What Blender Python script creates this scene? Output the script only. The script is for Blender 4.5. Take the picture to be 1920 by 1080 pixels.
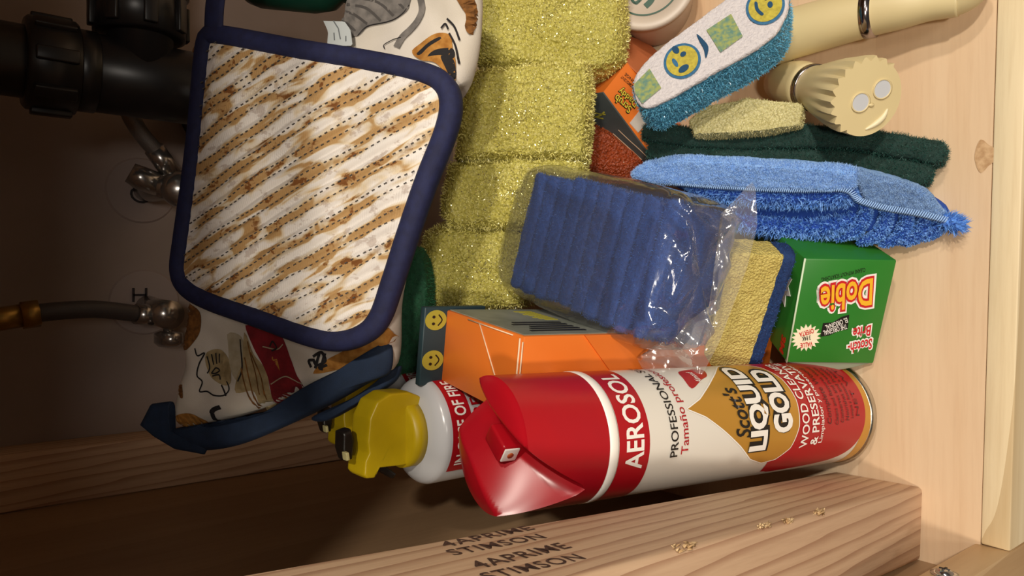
import bpy, bmesh, math, random
from mathutils import Vector, Matrix, noise
for o in list(bpy.data.objects): bpy.data.objects.remove(o)
random.seed(4)
SC = bpy.context.scene
COL = SC.collection
# ------------------------------------------------------------------ camera
PITCH = math.radians(39.0); FPX = 1387.0
CAM = Vector((0, 0, .48))
FW = Vector((0, math.cos(PITCH), -math.sin(PITCH)))
UP = Vector((0, math.sin(PITCH), math.cos(PITCH)))
RT = Vector((1, 0, 0))
cd = bpy.data.cameras.new('camera'); cam = bpy.data.objects.new('camera', cd); COL.objects.link(cam)
cd.sensor_width = 36; cd.lens = FPX / 1920 * 36; cd.clip_start = .01; cd.clip_end = 50
cam.matrix_world = Matrix(((-UP.x, RT.x, -FW.x, CAM.x), (-UP.y, RT.y, -FW.y, CAM.y), (-UP.z, RT.z, -FW.z, CAM.z), (0, 0, 0, 1)))
SC.camera = cam
# ------------------------------------------------------------------ world and lamps
W = bpy.data.worlds.new('world'); SC.world = W; W.use_nodes = True
W.node_tree.nodes['Background'].inputs[0].default_value = (1, .9, .8, 1)
W.node_tree.nodes['Background'].inputs[1].default_value = .05
def lamp(name, loc, tgt, power, size, col):
    l = bpy.data.lights.new(name, 'AREA'); l.shape = 'DISK'; l.size = size; l.energy = power; l.color = col
    o = bpy.data.objects.new(name, l); COL.objects.link(o); o.location = loc
    o.rotation_euler = (Vector(tgt) - Vector(loc)).to_track_quat('-Z', 'Y').to_euler()
    return o
lamp('ceiling_or_fill_light', (-.28, -.95, 1.45), (0, .3, .05), 11, .14, (1, .90, .76))
lamp('ceiling_or_fill_light', (.62, -.75, 1.55), (0, .3, .05), 14, .10, (1, .91, .78))
lamp('ceiling_or_fill_light', (1.05, -.45, 1.45), (0, .3, .05), 8, .10, (1, .91, .78))
lamp('ceiling_or_fill_light', (.25, -2.3, 1.65), (0, .3, .05), 11, .5, (1, .91, .80))  # soft frontal fill, added to brighten the depth of the cabinet
SC.view_settings.view_transform = 'Standard'; SC.view_settings.look = 'None'
SC.view_settings.exposure = 0.25; SC.view_settings.gamma = 1; SC.view_settings.use_curve_mapping = False

# ------------------------------------------------------------------ helpers
def ray(u, v): return FW - UP * ((u - 960) / FPX) - RT * ((v - 540) / FPX)
def P(u, v, d): return CAM + ray(u, v) * d
def onZ(u, v, z):
    r = ray(u, v); return CAM + r * ((z - CAM.z) / r.z)
def onY(u, v, y):
    r = ray(u, v); return CAM + r * ((y - CAM.y) / r.y)
def onX(u, v, x):
    r = ray(u, v); return CAM + r * ((x - CAM.x) / r.x)
class Fr:
    """a real plane in the room: origin, axes, matrix"""
    def __init__(s, O, X, Y):
        s.O = Vector(O); s.X = Vector(X).normalized(); Y = Vector(Y)
        s.Z = s.X.cross(Y).normalized(); s.Y = s.Z.cross(s.X)
        s.M = Matrix(((s.X.x, s.Y.x, s.Z.x, s.O.x), (s.X.y, s.Y.y, s.Z.y, s.O.y), (s.X.z, s.Y.z, s.Z.z, s.O.z), (0, 0, 0, 1)))
    def px(s, u, v, z=0.0):
        r = ray(u, v); o = s.O + s.Z * z; t = (o - CAM).dot(s.Z) / r.dot(s.Z); p = CAM + r * t - s.O
        return Vector((p.dot(s.X), p.dot(s.Y)))
    def out(s, pts, z=0.0): return [s.px(u, v, z) for u, v in pts]
def fr_pts(p0, p1, p2):
    X = p1 - p0; f = Fr(p0, X, p2 - p0)
    if f.Z.dot(CAM - p0) < 0: f = Fr(p0, X, p0 - p2)
    return f
def fr_n(O, n, X=None):
    n = Vector(n).normalized(); X = Vector(X) if X else Vector((0, -UP.y, -UP.z))
    X = (X - n * X.dot(n)).normalized(); return Fr(O, X, n.cross(X))

def new(name, vf, mat, parent=None, M=None, smooth=True, **props):
    me = bpy.data.meshes.new(name); me.from_pydata([tuple(v) for v in vf[0]], [], vf[1]); me.update()
    if smooth:
        me.polygons.foreach_set('use_smooth', [True] * len(me.polygons))
        if smooth == 'auto': me.set_sharp_from_angle(angle=math.radians(38))
    me.materials.append(mat); o = bpy.data.objects.new(name, me); COL.objects.link(o)
    if parent: o.parent = parent
    if M is not None:
        if parent: o.matrix_local = M
        else: o.matrix_world = M
    for k, v in props.items(): o[k] = v
    return o
def thing(name, M, label, category, group=None):
    o = bpy.data.objects.new(name, None); COL.objects.link(o); o.empty_display_size = .02
    o.matrix_world = M if isinstance(M, Matrix) else Matrix.Translation(M)
    o['label'] = label; o['category'] = category
    if group: o['group'] = group
    return o
def tagged(label, category, group=None):
    d = dict(label=label, category=category)
    if group: d['group'] = group
    return d
def join(*vfs):
    V = []; Fc = []
    for v, f in vfs:
        n = len(V); V += list(v); Fc += [tuple(i + n for i in q) for q in f]
    return V, Fc
def xf(vf, M): return [M @ Vector(v) for v in vf[0]], vf[1]
def from_bm(bm):
    bm.verts.ensure_lookup_table()
    for i, v in enumerate(bm.verts): v.index = i
    r = ([v.co.copy() for v in bm.verts], [tuple(v.index for v in f.verts) for f in bm.faces]); bm.free(); return r
def box(a, b, bev=0.0, seg=2):
    a = Vector(a); b = Vector(b); bm = bmesh.new(); bmesh.ops.create_cube(bm, size=1)
    for v in bm.verts: v.co = Vector(((a[i] + b[i]) / 2 + v.co[i] * (b[i] - a[i]) for i in range(3)))
    if bev: bmesh.ops.bevel(bm, geom=list(bm.edges), offset=bev, segments=seg, affect='EDGES', profile=.5)
    return from_bm(bm)
def lathe(prof, n=48, a0=0.0):
    V = []; Fc = []
    for r, z in prof:
        for i in range(n):
            a = a0 + 2 * math.pi * i / n; V.append(Vector((r * math.cos(a), r * math.sin(a), z)))
    for k in range(len(prof) - 1):
        for i in range(n):
            j = (i + 1) % n; Fc.append((k * n + i, k * n + j, (k + 1) * n + j, (k + 1) * n + i))
    if prof[0][0] > 1e-6: Fc.append(tuple(range(n))[::-1])
    if prof[-1][0] > 1e-6: Fc.append(tuple(range((len(prof) - 1) * n, len(prof) * n)))
    return V, Fc
def spline(pts, n, closed=False):
    """Catmull-Rom through pts, n samples"""
    m = len(pts); out = []
    segs = m if closed else m - 1
    for k in range(n):
        t = k / (n if closed else n - 1) * segs; i = min(int(t), segs - 1); t -= i
        g = (lambda j: pts[j % m]) if closed else (lambda j: pts[max(0, min(m - 1, j))])
        a, b, c, d = g(i - 1), g(i), g(i + 1), g(i + 2)
        out.append(.5 * ((2 * b) + (c - a) * t + (2 * a - 5 * b + 4 * c - d) * t * t + (3 * b - 3 * c + d - a) * t ** 3))
    return out
def tube(pts, rad, n=16, sm=0, caps=True, flat=1.0, side=None):
    pts = [Vector(p) for p in pts]
    if sm: 
        rr = rad if isinstance(rad, (list, tuple)) else [rad] * len(pts)
        rv = spline([Vector((r, 0, 0)) for r in rr], sm); pts = spline(pts, sm); rad = [r.x for r in rv]
    if not isinstance(rad, (list, tuple)): rad = [rad] * len(pts)
    V = []; Fc = []; up = Vector(side) if side else None
    for k, p in enumerate(pts):
        t = (pts[min(k + 1, len(pts) - 1)] - pts[max(k - 1, 0)]).normalized()
        if up is None: up = t.orthogonal()
        x = (up - t * up.dot(t)).normalized(); up = x; y = t.cross(x)
        for i in range(n):
            a = 2 * math.pi * i / n; V.append(p + (x * math.cos(a) + y * math.sin(a) * flat) * rad[k])
    for k in range(len(pts) - 1):
        for i in range(n):
            j = (i + 1) % n; Fc.append((k * n + i, k * n + j, (k + 1) * n + j, (k + 1) * n + i))
    if caps:
        Fc.append(tuple(range(n))[::-1]); Fc.append(tuple(range((len(pts) - 1) * n, len(pts) * n)))
    return V, Fc
def resample(pts, n, smooth=False):
    pts = [Vector(p) for p in pts]
    if smooth: pts = spline(pts, max(n, len(pts) * 6), True)
    L = [0]
    for i in range(len(pts)): L.append(L[-1] + (pts[(i + 1) % len(pts)] - pts[i]).length)
    out = []; k = 0
    for i in range(n):
        s = L[-1] * i / n
        while L[k + 1] < s: k += 1
        t = (s - L[k]) / max(1e-12, L[k + 1] - L[k]); out.append(pts[k].lerp(pts[(k + 1) % len(pts)], t))
    return out
def area(o): return sum(o[i].x * o[(i + 1) % len(o)].y - o[(i + 1) % len(o)].x * o[i].y for i in range(len(o)))
def pad(outline, T, n=120, rings=24, r0=.75, p=2.0, smooth=True, nphi=10, center=None, fn=None, top=0.0):
    """soft slab: outline in xy, upper face at z=top, thickness T, rounded rim"""
    o = resample(outline, n, smooth)
    if area(o) < 0: o.reverse()
    c = Vector(center) if center else sum(o, Vector((0, 0))) / n
    rs = [(r0 * (i + 1) / rings, 1.0) for i in range(rings)]
    for i in range(1, nphi + 1):
        a = math.pi / 2 * i / nphi; rs.append((r0 + (1 - r0) * math.sin(a) ** (2 / p), max(0, math.cos(a)) ** (2 / p)))
    rs2 = rs + [(r, -z) for r, z in reversed(rs[:-1])]
    V = [Vector((c.x, c.y, top))]
    for r, z in rs2:
        for q in o:
            w = c.lerp(q, r); V.append(Vector((w.x, w.y, top - T / 2 + z * T / 2)))
    V.append(Vector((c.x, c.y, top - T))); Fc = []; m = len(rs2)
    for i in range(n):
        j = (i + 1) % n; Fc.append((0, 1 + i, 1 + j)); Fc.append((len(V) - 1, 1 + (m - 1) * n + j, 1 + (m - 1) * n + i))
        for k in range(m - 1): Fc.append((1 + k * n + i, 1 + (k + 1) * n + i, 1 + (k + 1) * n + j, 1 + k * n + j))
    if fn: V = [fn(v) for v in V]
    return V, Fc
def prism(outline, z0, z1):
    o = [Vector(p) for p in outline]
    if area(o) < 0: o.reverse()
    n = len(o); V = [Vector((p.x, p.y, z0)) for p in o] + [Vector((p.x, p.y, z1)) for p in o]
    return V, [tuple(range(n))[::-1], tuple(range(n, 2 * n))] + [(i, (i + 1) % n, n + (i + 1) % n, n + i) for i in range(n)]
def normals(vf):
    N = [Vector((0, 0, 0)) for _ in vf[0]]
    for f in vf[1]:
        a, b, c = vf[0][f[0]], vf[0][f[1]], vf[0][f[2]]; nn = (b - a).cross(c - a)
        for i in f: N[i] += nn
    return [x.normalized() if x.length > 0 else Vector((0, 0, 1)) for x in N]
def rough(vf, amp, scale, amp2=0, scale2=1, seed=0.0):
    N = normals(vf); off = Vector((seed, seed * 1.7, -seed)); out = []
    for v, nn in zip(vf[0], N):
        d = amp * noise.noise((v + off) * scale)
        if amp2: d += amp2 * noise.noise((v - off) * scale2)
        out.append(v + nn * d)
    return out, vf[1]
def fuzz(vf, count, ln, wd, droop=.35, keep=None, seed=1, grav=None, lean=None):
    """short fibres standing on a surface"""
    rnd = random.Random(seed); T = []; A = []; tot = 0
    for f in vf[1]:
        for k in range(1, len(f) - 1):
            a, b, c = vf[0][f[0]], vf[0][f[k]], vf[0][f[k + 1]]
            if keep and not keep((a + b + c) / 3): continue
            cr = (b - a).cross(c - a); tot += cr.length; T.append((a, b, c, cr.normalized() if cr.length > 0 else Vector((0, 0, 1)))); A.append(tot)
    import bisect
    V = []; Fc = []
    for _ in range(count):
        a, b, c, nn = T[min(bisect.bisect(A, rnd.random() * tot), len(T) - 1)]
        x, y = rnd.random(), rnd.random()
        if x + y > 1: x, y = 1 - x, 1 - y
        p = a + (b - a) * x + (c - a) * y
        d = (nn + Vector((rnd.gauss(0, droop), rnd.gauss(0, droop), rnd.gauss(0, droop)))).normalized()
        if lean: d = (d + Vector(lean)).normalized()
        l = ln * (.5 + rnd.random()); s = d.orthogonal().normalized(); s.rotate(Matrix.Rotation(rnd.random() * 6.28, 3, d)); s *= wd
        d2 = (d + s.normalized() * rnd.uniform(-.9, .9)).normalized(); k = len(V)
        q = p + d * l * .55; e = q + d2 * l * .45
        V += [p - s, p + s, q + s * .8, q - s * .8, e]; Fc += [(k, k + 1, k + 2, k + 3), (k + 3, k + 2, k + 4)]
    return V, Fc
_tx = {}
def text2d(s, size=1.0, offset=0.0, align='LEFT', space=1.0, shear=0.0):
    key = (s, offset, align, space, shear)
    if key not in _tx:
        c = bpy.data.curves.new('t', 'FONT'); c.body = s; c.size = 1; c.offset = offset; c.align_x = align; c.space_character = space
        c.shear = shear; c.fill_mode = 'FRONT'; c.resolution_u = 3
        o = bpy.data.objects.new('t', c); COL.objects.link(o); dg = bpy.context.evaluated_depsgraph_get(); dg.update()
        me = bpy.data.meshes.new_from_object(o.evaluated_get(dg))
        _tx[key] = ([v.co.copy() for v in me.vertices], [tuple(p.vertices) for p in me.polygons])
        bpy.data.objects.remove(o); bpy.data.curves.remove(c); bpy.data.meshes.remove(me)
    V, Fc = _tx[key]
    return [Vector((v.x * size, v.y * size, 0)) for v in V], Fc
def fit_text(s, w, h, offset=0.0, shear=0.0, space=1.0):
    """text whose bounding box is w x h, centred on the origin"""
    V, Fc = text2d(s, 1.0, offset, 'LEFT', space, shear)
    x0 = min(v.x for v in V); x1 = max(v.x for v in V); y0 = min(v.y for v in V); y1 = max(v.y for v in V)
    return [Vector(((v.x - (x0 + x1) / 2) / (x1 - x0) * w, (v.y - (y0 + y1) / 2) / (y1 - y0) * h, 0)) for v in V], Fc
def fill(outline, z=0.0):
    o = [Vector(p) for p in outline]
    if area(o) < 0: o.reverse()
    bm = bmesh.new(); vs = [bm.verts.new((p.x, p.y, z)) for p in o]; f = bm.faces.new(vs); bmesh.ops.triangulate(bm, faces=[f]); return from_bm(bm)
def ribbon(pts, w, z=0.0, closed=False):
    V = []; Fc = []; n = len(pts)
    for i, p in enumerate(pts):
        a = pts[(i - 1) % n] if closed else pts[max(i - 1, 0)]; b = pts[(i + 1) % n] if closed else pts[min(i + 1, n - 1)]
        t = (b - a); t = t.normalized() if t.length > 0 else Vector((1, 0)); s = Vector((-t.y, t.x)); ww = w[i] if isinstance(w, (list, tuple)) else w
        V += [Vector((p.x + s.x * ww / 2, p.y + s.y * ww / 2, z)), Vector((p.x - s.x * ww / 2, p.y - s.y * ww / 2, z))]
    for i in range(n if closed else n - 1):
        j = (i + 1) % n; Fc.append((2 * i, 2 * i + 1, 2 * j + 1, 2 * j))
    return V, Fc
def disc(c, rx, ry=None, n=28, rot=0.0):
    ry = ry or rx; return [Vector((c[0] + math.cos(rot) * rx * math.cos(t) - math.sin(rot) * ry * math.sin(t), c[1] + math.sin(rot) * rx * math.cos(t) + math.cos(rot) * ry * math.sin(t))) for t in [2 * math.pi * i / n for i in range(n)]]
def slice_x(vf, step):
    bm = bmesh.new(); vs = [bm.verts.new(v) for v in vf[0]]
    for f in vf[1]:
        try: bm.faces.new([vs[i] for i in f])
        except ValueError: pass
    x0 = min(v[0] for v in vf[0]); x1 = max(v[0] for v in vf[0]); x = math.ceil(x0 / step) * step
    while x < x1:
        bmesh.ops.bisect_plane(bm, geom=list(bm.verts) + list(bm.edges) + list(bm.faces), plane_co=(x, 0, 0), plane_no=(1, 0, 0), dist=1e-6); x += step
    return from_bm(bm)
def wrap(vf, R, az=0.0, z=0.0, step=.002):
    """flat print (x right, y up) bent round a cylinder; az=0 faces -y"""
    vf = slice_x(vf, step)
    return [Vector((R * math.sin(az + v.x / R), -R * math.cos(az + v.x / R), z + v.y)) for v in vf[0]], vf[1]
def move(vf, x=0.0, y=0.0, z=0.0, rot=0.0, sx=1.0, sy=1.0):
    c, s = math.cos(rot), math.sin(rot)
    return [Vector((x + (v[0] * sx) * c - (v[1] * sy) * s, y + (v[0] * sx) * s + (v[1] * sy) * c, (v[2] if len(v) > 2 else 0) + z)) for v in vf[0]], vf[1]

# ------------------------------------------------------------------ materials
def lin(c):
    if isinstance(c, str): c = [int(c[i:i + 2], 16) / 255 for i in (0, 2, 4)]
    return tuple((x / 12.92 if x <= .04045 else ((x + .055) / 1.055) ** 2.4) for x in c) + (1,)
class NT:
    def __init__(s, name):
        s.m = bpy.data.materials.new(name); s.m.use_nodes = True; s.t = s.m.node_tree; s.b = s.t.nodes['Principled BSDF']; s.out = s.t.nodes['Material Output']; s.tc = None
    def n(s, typ, **kw):
        x = s.t.nodes.new(typ)
        for k, v in kw.items():
            if k in x.inputs: x.inputs[k].default_value = v
            else: setattr(x, k, v)
        return x
    def l(s, a, b): s.t.links.new(a, b)
    def co(s, scale=(1, 1, 1), rot=(0, 0, 0), loc=(0, 0, 0)):
        if not s.tc: s.tc = s.n('ShaderNodeTexCoord')
        m = s.n('ShaderNodeMapping'); m.inputs['Scale'].default_value = scale; m.inputs['Rotation'].default_value = rot; m.inputs['Location'].default_value = loc
        s.l(s.tc.outputs['Object'], m.inputs[0]); return m.outputs[0]
    def noise(s, co, scale, detail=3, rough=.5, dist=0):
        x = s.n('ShaderNodeTexNoise', Scale=scale, Detail=detail, Roughness=rough, Distortion=dist); s.l(co, x.inputs['Vector']); return x.outputs[0]
    def ramp(s, fac, stops):
        x = s.n('ShaderNodeValToRGB'); e = x.color_ramp.elements
        while len(e) < len(stops): e.new(.5)
        for k, (p, c) in enumerate(stops): e[k].position = p; e[k].color = lin(c) if not isinstance(c, float) else (c, c, c, 1)
        s.l(fac, x.inputs[0]); return x.outputs[0]
    def mix(s, fac, a, b, mode='MIX'):
        x = s.n('ShaderNodeMix', data_type='RGBA', blend_type=mode)
        for v, i in ((fac, 0), (a, 6), (b, 7)):
            if hasattr(v, 'node'): s.l(v, x.inputs[i])
            else: x.inputs[i].default_value = v
        return x.outputs[2]
    def math(s, op, a, b=0.0, c=0.0):
        x = s.n('ShaderNodeMath', operation=op)
        for v, i in ((a, 0), (b, 1), (c, 2)):
            if hasattr(v, 'node'): s.l(v, x.inputs[i])
            else: x.inputs[i].default_value = v
        return x.outputs[0]
    def bump(s, h, strength=.5, dist=.001, prev=None):
        x = s.n('ShaderNodeBump', Strength=strength, Distance=dist); s.l(h, x.inputs['Height'])
        if prev: s.l(prev, x.inputs['Normal'])
        s.l(x.outputs[0], s.b.inputs['Normal']); return x.outputs[0]
    def color(s, c):
        if hasattr(c, 'node'): s.l(c, s.b.inputs['Base Color'])
        else: s.b.inputs['Base Color'].default_value = c
    def set(s, **kw):
        for k, v in kw.items(): s.b.inputs[k].default_value = v
_m = {}
def plain(name, c, rough=.5, metal=0.0, c2=None, ns=60, bump=0.0, bs=400, bd=.0005, spec=.5, **kw):
    if name in _m: return _m[name]
    t = NT(name); co = t.co()
    if c2: t.color(t.mix(t.ramp(t.noise(co, ns, 4), [(.35, 0.0), (.65, 1.0)]), lin(c), lin(c2)))
    else: t.color(lin(c))
    t.set(**{'Roughness': rough, 'Metallic': metal, 'Specular IOR Level': spec}, **kw)
    if bump: t.bump(t.noise(co, bs, 3), bump, bd)
    _m[name] = t.m; return t.m
def wood(name, c1, c2, c3, axis, period=.012, rough=.5, ringw=.35, streak=300, bump=.15):
    t = NT(name); sc = [1, 1, 1]; sc[axis] = .06
    co = t.co(tuple(sc)); big = t.noise(co, 22, 3, .5, .4)
    w = t.n('ShaderNodeTexWave', wave_type='BANDS', bands_direction='DIAGONAL', wave_profile='SAW'); w.inputs['Scale'].default_value = .25 / period; w.inputs['Distortion'].default_value = 3.5; w.inputs['Detail'].default_value = 2; w.inputs['Detail Scale'].default_value = 1.2
    t.l(co, w.inputs['Vector'])
    fine = t.noise(co, streak, 4, .6)
    c = t.mix(t.ramp(big, [(.3, 0.0), (.7, 1.0)]), lin(c1), lin(c2))
    c = t.mix(t.math('MULTIPLY', t.ramp(w.outputs[1], [(.55, 0.0), (.97, 1.0)]), ringw), c, lin(c3))
    c = t.mix(t.math('MULTIPLY', t.ramp(fine, [(.45, 0.0), (.75, 1.0)]), .22), c, lin(c3)); t.color(c)
    t.set(Roughness=rough); t.bump(fine, bump, .0006); return t.m
WH = plain('white_paint', 'd8d2cc', .6)
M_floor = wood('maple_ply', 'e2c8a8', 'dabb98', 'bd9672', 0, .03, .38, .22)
M_rail = wood('maple_rail', 'ebdcb9', 'e3cfa9', 'b0905f', 0, .02, .42, .5)
M_stile = wood('maple_stile', 'd3b48a', 'c9a679', 'a37b4e', 2, .02, .45, .4)
M_stud = wood('pine_stud', 'd6b897', 'cba88a', '9a6f54', 2, .0031, .6, .7, 420, .3)
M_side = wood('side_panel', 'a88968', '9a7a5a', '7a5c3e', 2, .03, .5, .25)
M_wall = plain('painted_wall', 'a3948e', .75, c2='98897f', ns=9, bump=.05, bs=120)

# ------------------------------------------------------------------ the cabinet shell
XL = -.167; XR = .62; YF = .147; YB2 = .166; YW = .70; ZT = .76
def struct(name, vf, mat, M=None, smooth=False, **k): return new(name, vf, mat, None, M, smooth, kind='structure', **k)
struct('floor_1', box((-2.5, -3.2, -.215), (2.5, .75, -.2)), plain('kitchen_floor', '8d7a66', .5, c2='7d6a56', ns=3))
struct('trim_5', box((-.205, .20, -.2), (XR + .03, .215, -.018)), M_side)
RY = lambda x: .1625 - (x + .145) * .0275          # the front rail is set a touch out of square
struct('floor', prism([(XL - .02, RY(XL)), (XR, RY(XR)), (XR, YW), (XL - .02, YW)], -.018, 0), M_floor)
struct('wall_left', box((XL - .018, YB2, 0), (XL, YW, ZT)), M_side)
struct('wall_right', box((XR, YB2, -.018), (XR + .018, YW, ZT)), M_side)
struct('wall_back', box((XL - .018, YW, -.018), (XR + .018, YW + .018, ZT)), M_wall)
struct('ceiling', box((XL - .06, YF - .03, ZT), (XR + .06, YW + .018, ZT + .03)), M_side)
ra = math.atan2(.006, .35)
struct('trim_1', box((.0005, -.0155, -.09), (XR + .145, -.0006, .0006), .0012), M_rail, Matrix.Translation((-.1485, .1625, 0)) @ Matrix.Rotation(-math.atan(.0275), 4, 'Z'), smooth='auto')
struct('trim_2', box((-.205, YF - .0005, -.09), (-.1485, YB2 - .0006, ZT), .0015), M_stile, smooth='auto')
struct('trim_3', box((XR - .03, YF - .0005, .001), (XR + .03, YB2 - .0006, ZT), .0015), M_stile, smooth='auto')
struct('trim_4', box((-.148, YF, .58), (XR - .031, YB2 - .0006, ZT), .0015), M_rail, smooth='auto')

kn = onZ(1846, 292, .0003); new('wood_knot', ([Vector((p.x, p.y, 0)) for p in fill(resample([Vector((math.cos(a) * .0085 * (1 + .25 * math.sin(3 * a)), math.sin(a) * .0052)) for a in [k * math.pi / 8 for k in range(16)]], 40, True))[0]], fill(resample([Vector((math.cos(a) * .0085 * (1 + .25 * math.sin(3 * a)), math.sin(a) * .0052)) for a in [k * math.pi / 8 for k in range(16)]], 40, True))[1]), plain('knot_wood', 'b08a62', .6, c2='d0ae86', ns=260), bpy.data.objects['floor'], Matrix.Translation(kn), smooth=False)
# lumber post with mill stamps; it leans a little
PZ = Vector((.098, -.08, 1)).normalized(); PX = (RT - PZ * PZ.x).normalized()
PF = Fr((-.1432, .2203, .0045), PX, PZ.cross(PX))
post = thing('lumber_post', PF.M, 'pale pine post with black mill stamps standing beside the red aerosol can', 'post')
new('post_body', box((-.0225, -.0272, -.0015), (.0215, .0272, .585), .003, 3), M_stud, post, smooth='auto')
ink = plain('stamp_ink', '2c1f1c', .7, c2='5a4034', ns=700)
def post_yz(u, v):
    r = ray(u, v); o = PF.O + PF.X * .0216; t = (o - CAM).dot(PF.X) / r.dot(PF.X); p = CAM + r * t - PF.O
    return Vector((p.dot(PF.Y), p.dot(PF.Z)))
def stamp_px(s, a, b, h, off=.012):
    a = post_yz(*a); b = post_yz(*b); w = (b - a).length; t = fit_text(s, w, h, off, 0, 1.1); d = (b - a) / w; e = Vector((-d.y, d.x))
    if e.x < 0: e = -e
    c = (a + b) / 2
    V = [Vector((.0217, c.x + d.x * v.x + e.x * v.y, c.y + d.y * v.x + e.y * v.y)) for v in t[0]]; return V, t[1]
new('stamp_lettering', join(stamp_px('4APRIME', (828, 1022), (994, 989), .0058), stamp_px('STIMSON', (842, 1037), (1016, 1005), .0062),
    stamp_px('4APRIME', (887, 1061), (1060, 1022), .0070), stamp_px('STIMSON', (907, 1082), (1087, 1043), .0066)), ink, post)
chip = plain('torn_wood', 'd9bd92', .8, c2='b08c60', ns=300)
for (u, v, r) in ((1335, 1042, .007), (1480, 998, .0048), (1572, 968, .0045), (1515, 985, .0028)):
    p = post_yz(u, v); S = []
    for k in range(26):
        q = Vector((.0215, max(p.x, -.026), p.y)) + Vector((random.uniform(-.001, .0008), random.uniform(-.2, .4) * r, random.uniform(-1, 1) * r))
        S.append(tube([q, q + Vector((random.uniform(0, .0016), random.uniform(-.0018, .0005), random.uniform(-.004, .004)))], [.0006, .0001], 5))
    new('splinters', join(*S), chip, post, kind='stuff')
bp = thing('corner_post', Vector((-.145, .68, 0)), 'dim wooden batten standing in the back corner behind the oven mitt', 'post')
new('batten', box((-.0215, -.0195, 0), (.0215, .0195, ZT - .001), .002), M_stud, bp, smooth='auto')

chrome = plain('chrome', 'c9c9cc', .18, 1.0)
p = onX(1768, 1076, -.1485); sc1 = thing('cabinet_screw', Fr(Vector((-.1485, .157, p.z)), (0, 1, 0), (0, 0, 1)).M, 'shiny pan head screw driven into the frame stile', 'screw')
new('screw_head', lathe([(.0001, .0030), (.0022, .0028), (.0040, .0018), (.0046, .0004), (.0046, 0)], 24), chrome, sc1)
new('washer', lathe([(.0066, 0), (.0066, .0007), (.0045, .0009)], 24), chrome, sc1)
new('drive_slot', join(box((-.0025, -.0005, .0024), (.0025, .0005, .0032)), box((-.0005, -.0025, .0024), (.0005, .0025, .0032))), plain('slot_dark', '3a3430', .6), sc1)

# ------------------------------------------------------------------ plumbing on the back wall
abs_ = plain('black_plastic', '1b1a1b', .35, c2='232122', ns=40)
drain = thing('drain_pipe', Vector((.154, .60, .20)), 'black plastic drain pipe with slip nut and side branch', 'pipe')
def ring_nut(r, z0, z1, lugs=8):
    vf = lathe([(r * .9, z0), (r, z0 + .001), (r, z1 - .002), (r * .93, z1)], 40); L = [vf]
    for i in range(lugs):
        a = 2 * math.pi * i / lugs; b = box((r * .94, -.0045, z0 + .003), (r * 1.1, .0045, z1 - .004), .001); L.append(xf(b, Matrix.Rotation(a, 4, 'Z')))
    return join(*L)
new('pipe', tube([(0, 0, .48), (0, 0, .3), (0, 0, .105), (0, .012, .085), (0, .035, .074), (0, .0985, .070)], .0245, 40), abs_, drain)
new('slip_nut', ring_nut(.0315, .190, .222), abs_, drain)
new('slip_collar', lathe([(.0255, .178), (.0285, .179), (.0285, .192), (.027, .193)], 40), abs_, drain)
new('tee_hub', lathe([(.0255, .085), (.0275, .087), (.0275, .178), (.0255, .18)], 40), abs_, drain)
BR = Matrix.Translation((0, -.004, .150)) @ Matrix.Rotation(math.radians(90), 4, 'Y')
new('branch_pipe', xf(lathe([(.0225, 0), (.0225, .2)], 36), BR), abs_, drain)
new('branch_nut', xf(ring_nut(.031, .030, .062), BR), abs_, drain)
new('branch_flange', xf(lathe([(.030, .062), (.0335, .063), (.0335, .078), (.026, .08)], 36), BR), abs_, drain)

steel = plain('braided_steel', '8f8a86', .35, .7, bump=.6, bs=1500)
dimch = plain('valve_chrome', 'b4b0ac', .22, .9)
brass = plain('brass', 'b08a45', .35, .8)
dark_rub = plain('dark_hose', '4a4442', .45, bump=.5, bs=1800)
pen = plain('pen_ink', '262024', .7)
def escutcheon(parent, c):
    new('wall_plate', xf(lathe([(.0001, .0022), (.010, .0022), (.027, .0014), (.0285, 0)], 36), Matrix.Translation(c) @ Matrix.Rotation(math.radians(90), 4, 'X')), plain('plate_white', '9f908a', .6), parent, smooth='auto')
vC = onY(318, 352, YW - .035)
val = thing('shutoff_valve', Vector((vC.x, YW, vC.z)), 'cold shutoff valve with braided hose, half hidden behind the matzah potholder', 'valve')
escutcheon(val, (0.0, 0, .014))
new('valve_body', tube([(0, 0, .012), (0, -.018, .010), (0, -.05, .0)], [.009, .011, .010], 20), dimch, val)
new('valve_outlet', tube([(0, -.035, .004), (.006, -.035, .022), (.010, -.034, .030)], [.010, .010, .0085], 20), dimch, val)
new('valve_handle', xf(lathe([(.0001, .012), (.010, .011), (.015, .006), (.015, 0), (.004, -.002)], 28), Matrix.Translation((-.003, -.052, -.004)) @ Matrix.Rotation(math.radians(80), 4, 'X')), dimch, val)
hp = [onY(u, v, y) - Vector((vC.x, YW, vC.z)) for u, v, y in ((322, 325, .665), (300, 292, .66), (268, 255, .655), (246, 220, .65), (230, 180, .65), (215, 120, .655))]
new('crimp_sleeve', tube([hp[0], hp[1].lerp(hp[2], .35)], .0082, 20), dimch, val)
new('hose', tube(hp, .0066, 16, 30), steel, val)
def wall_letter(s, u, v, sz, name, label):
    p = onY(u, v, YW - .0006); t = fit_text(s, sz * .72, sz, .0); f = Fr(p, (1, 0, 0), (0, 0, 1))
    new(name, t, pen, None, f.M, **tagged(label, 'marking'))
def handw(name, strokes, label, c):
    S = []
    for st in strokes: S.append(ribbon(spline([Vector(p) for p in st], 14) if len(st) > 2 else [Vector(p) for p in st], .0019))
    f = Fr(onY(c[0], c[1], YW - .0036), (1, 0, 0), (0, 0, 1)); new(name, join(*S), pen, None, f.M, **tagged(label, 'marking'))
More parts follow.
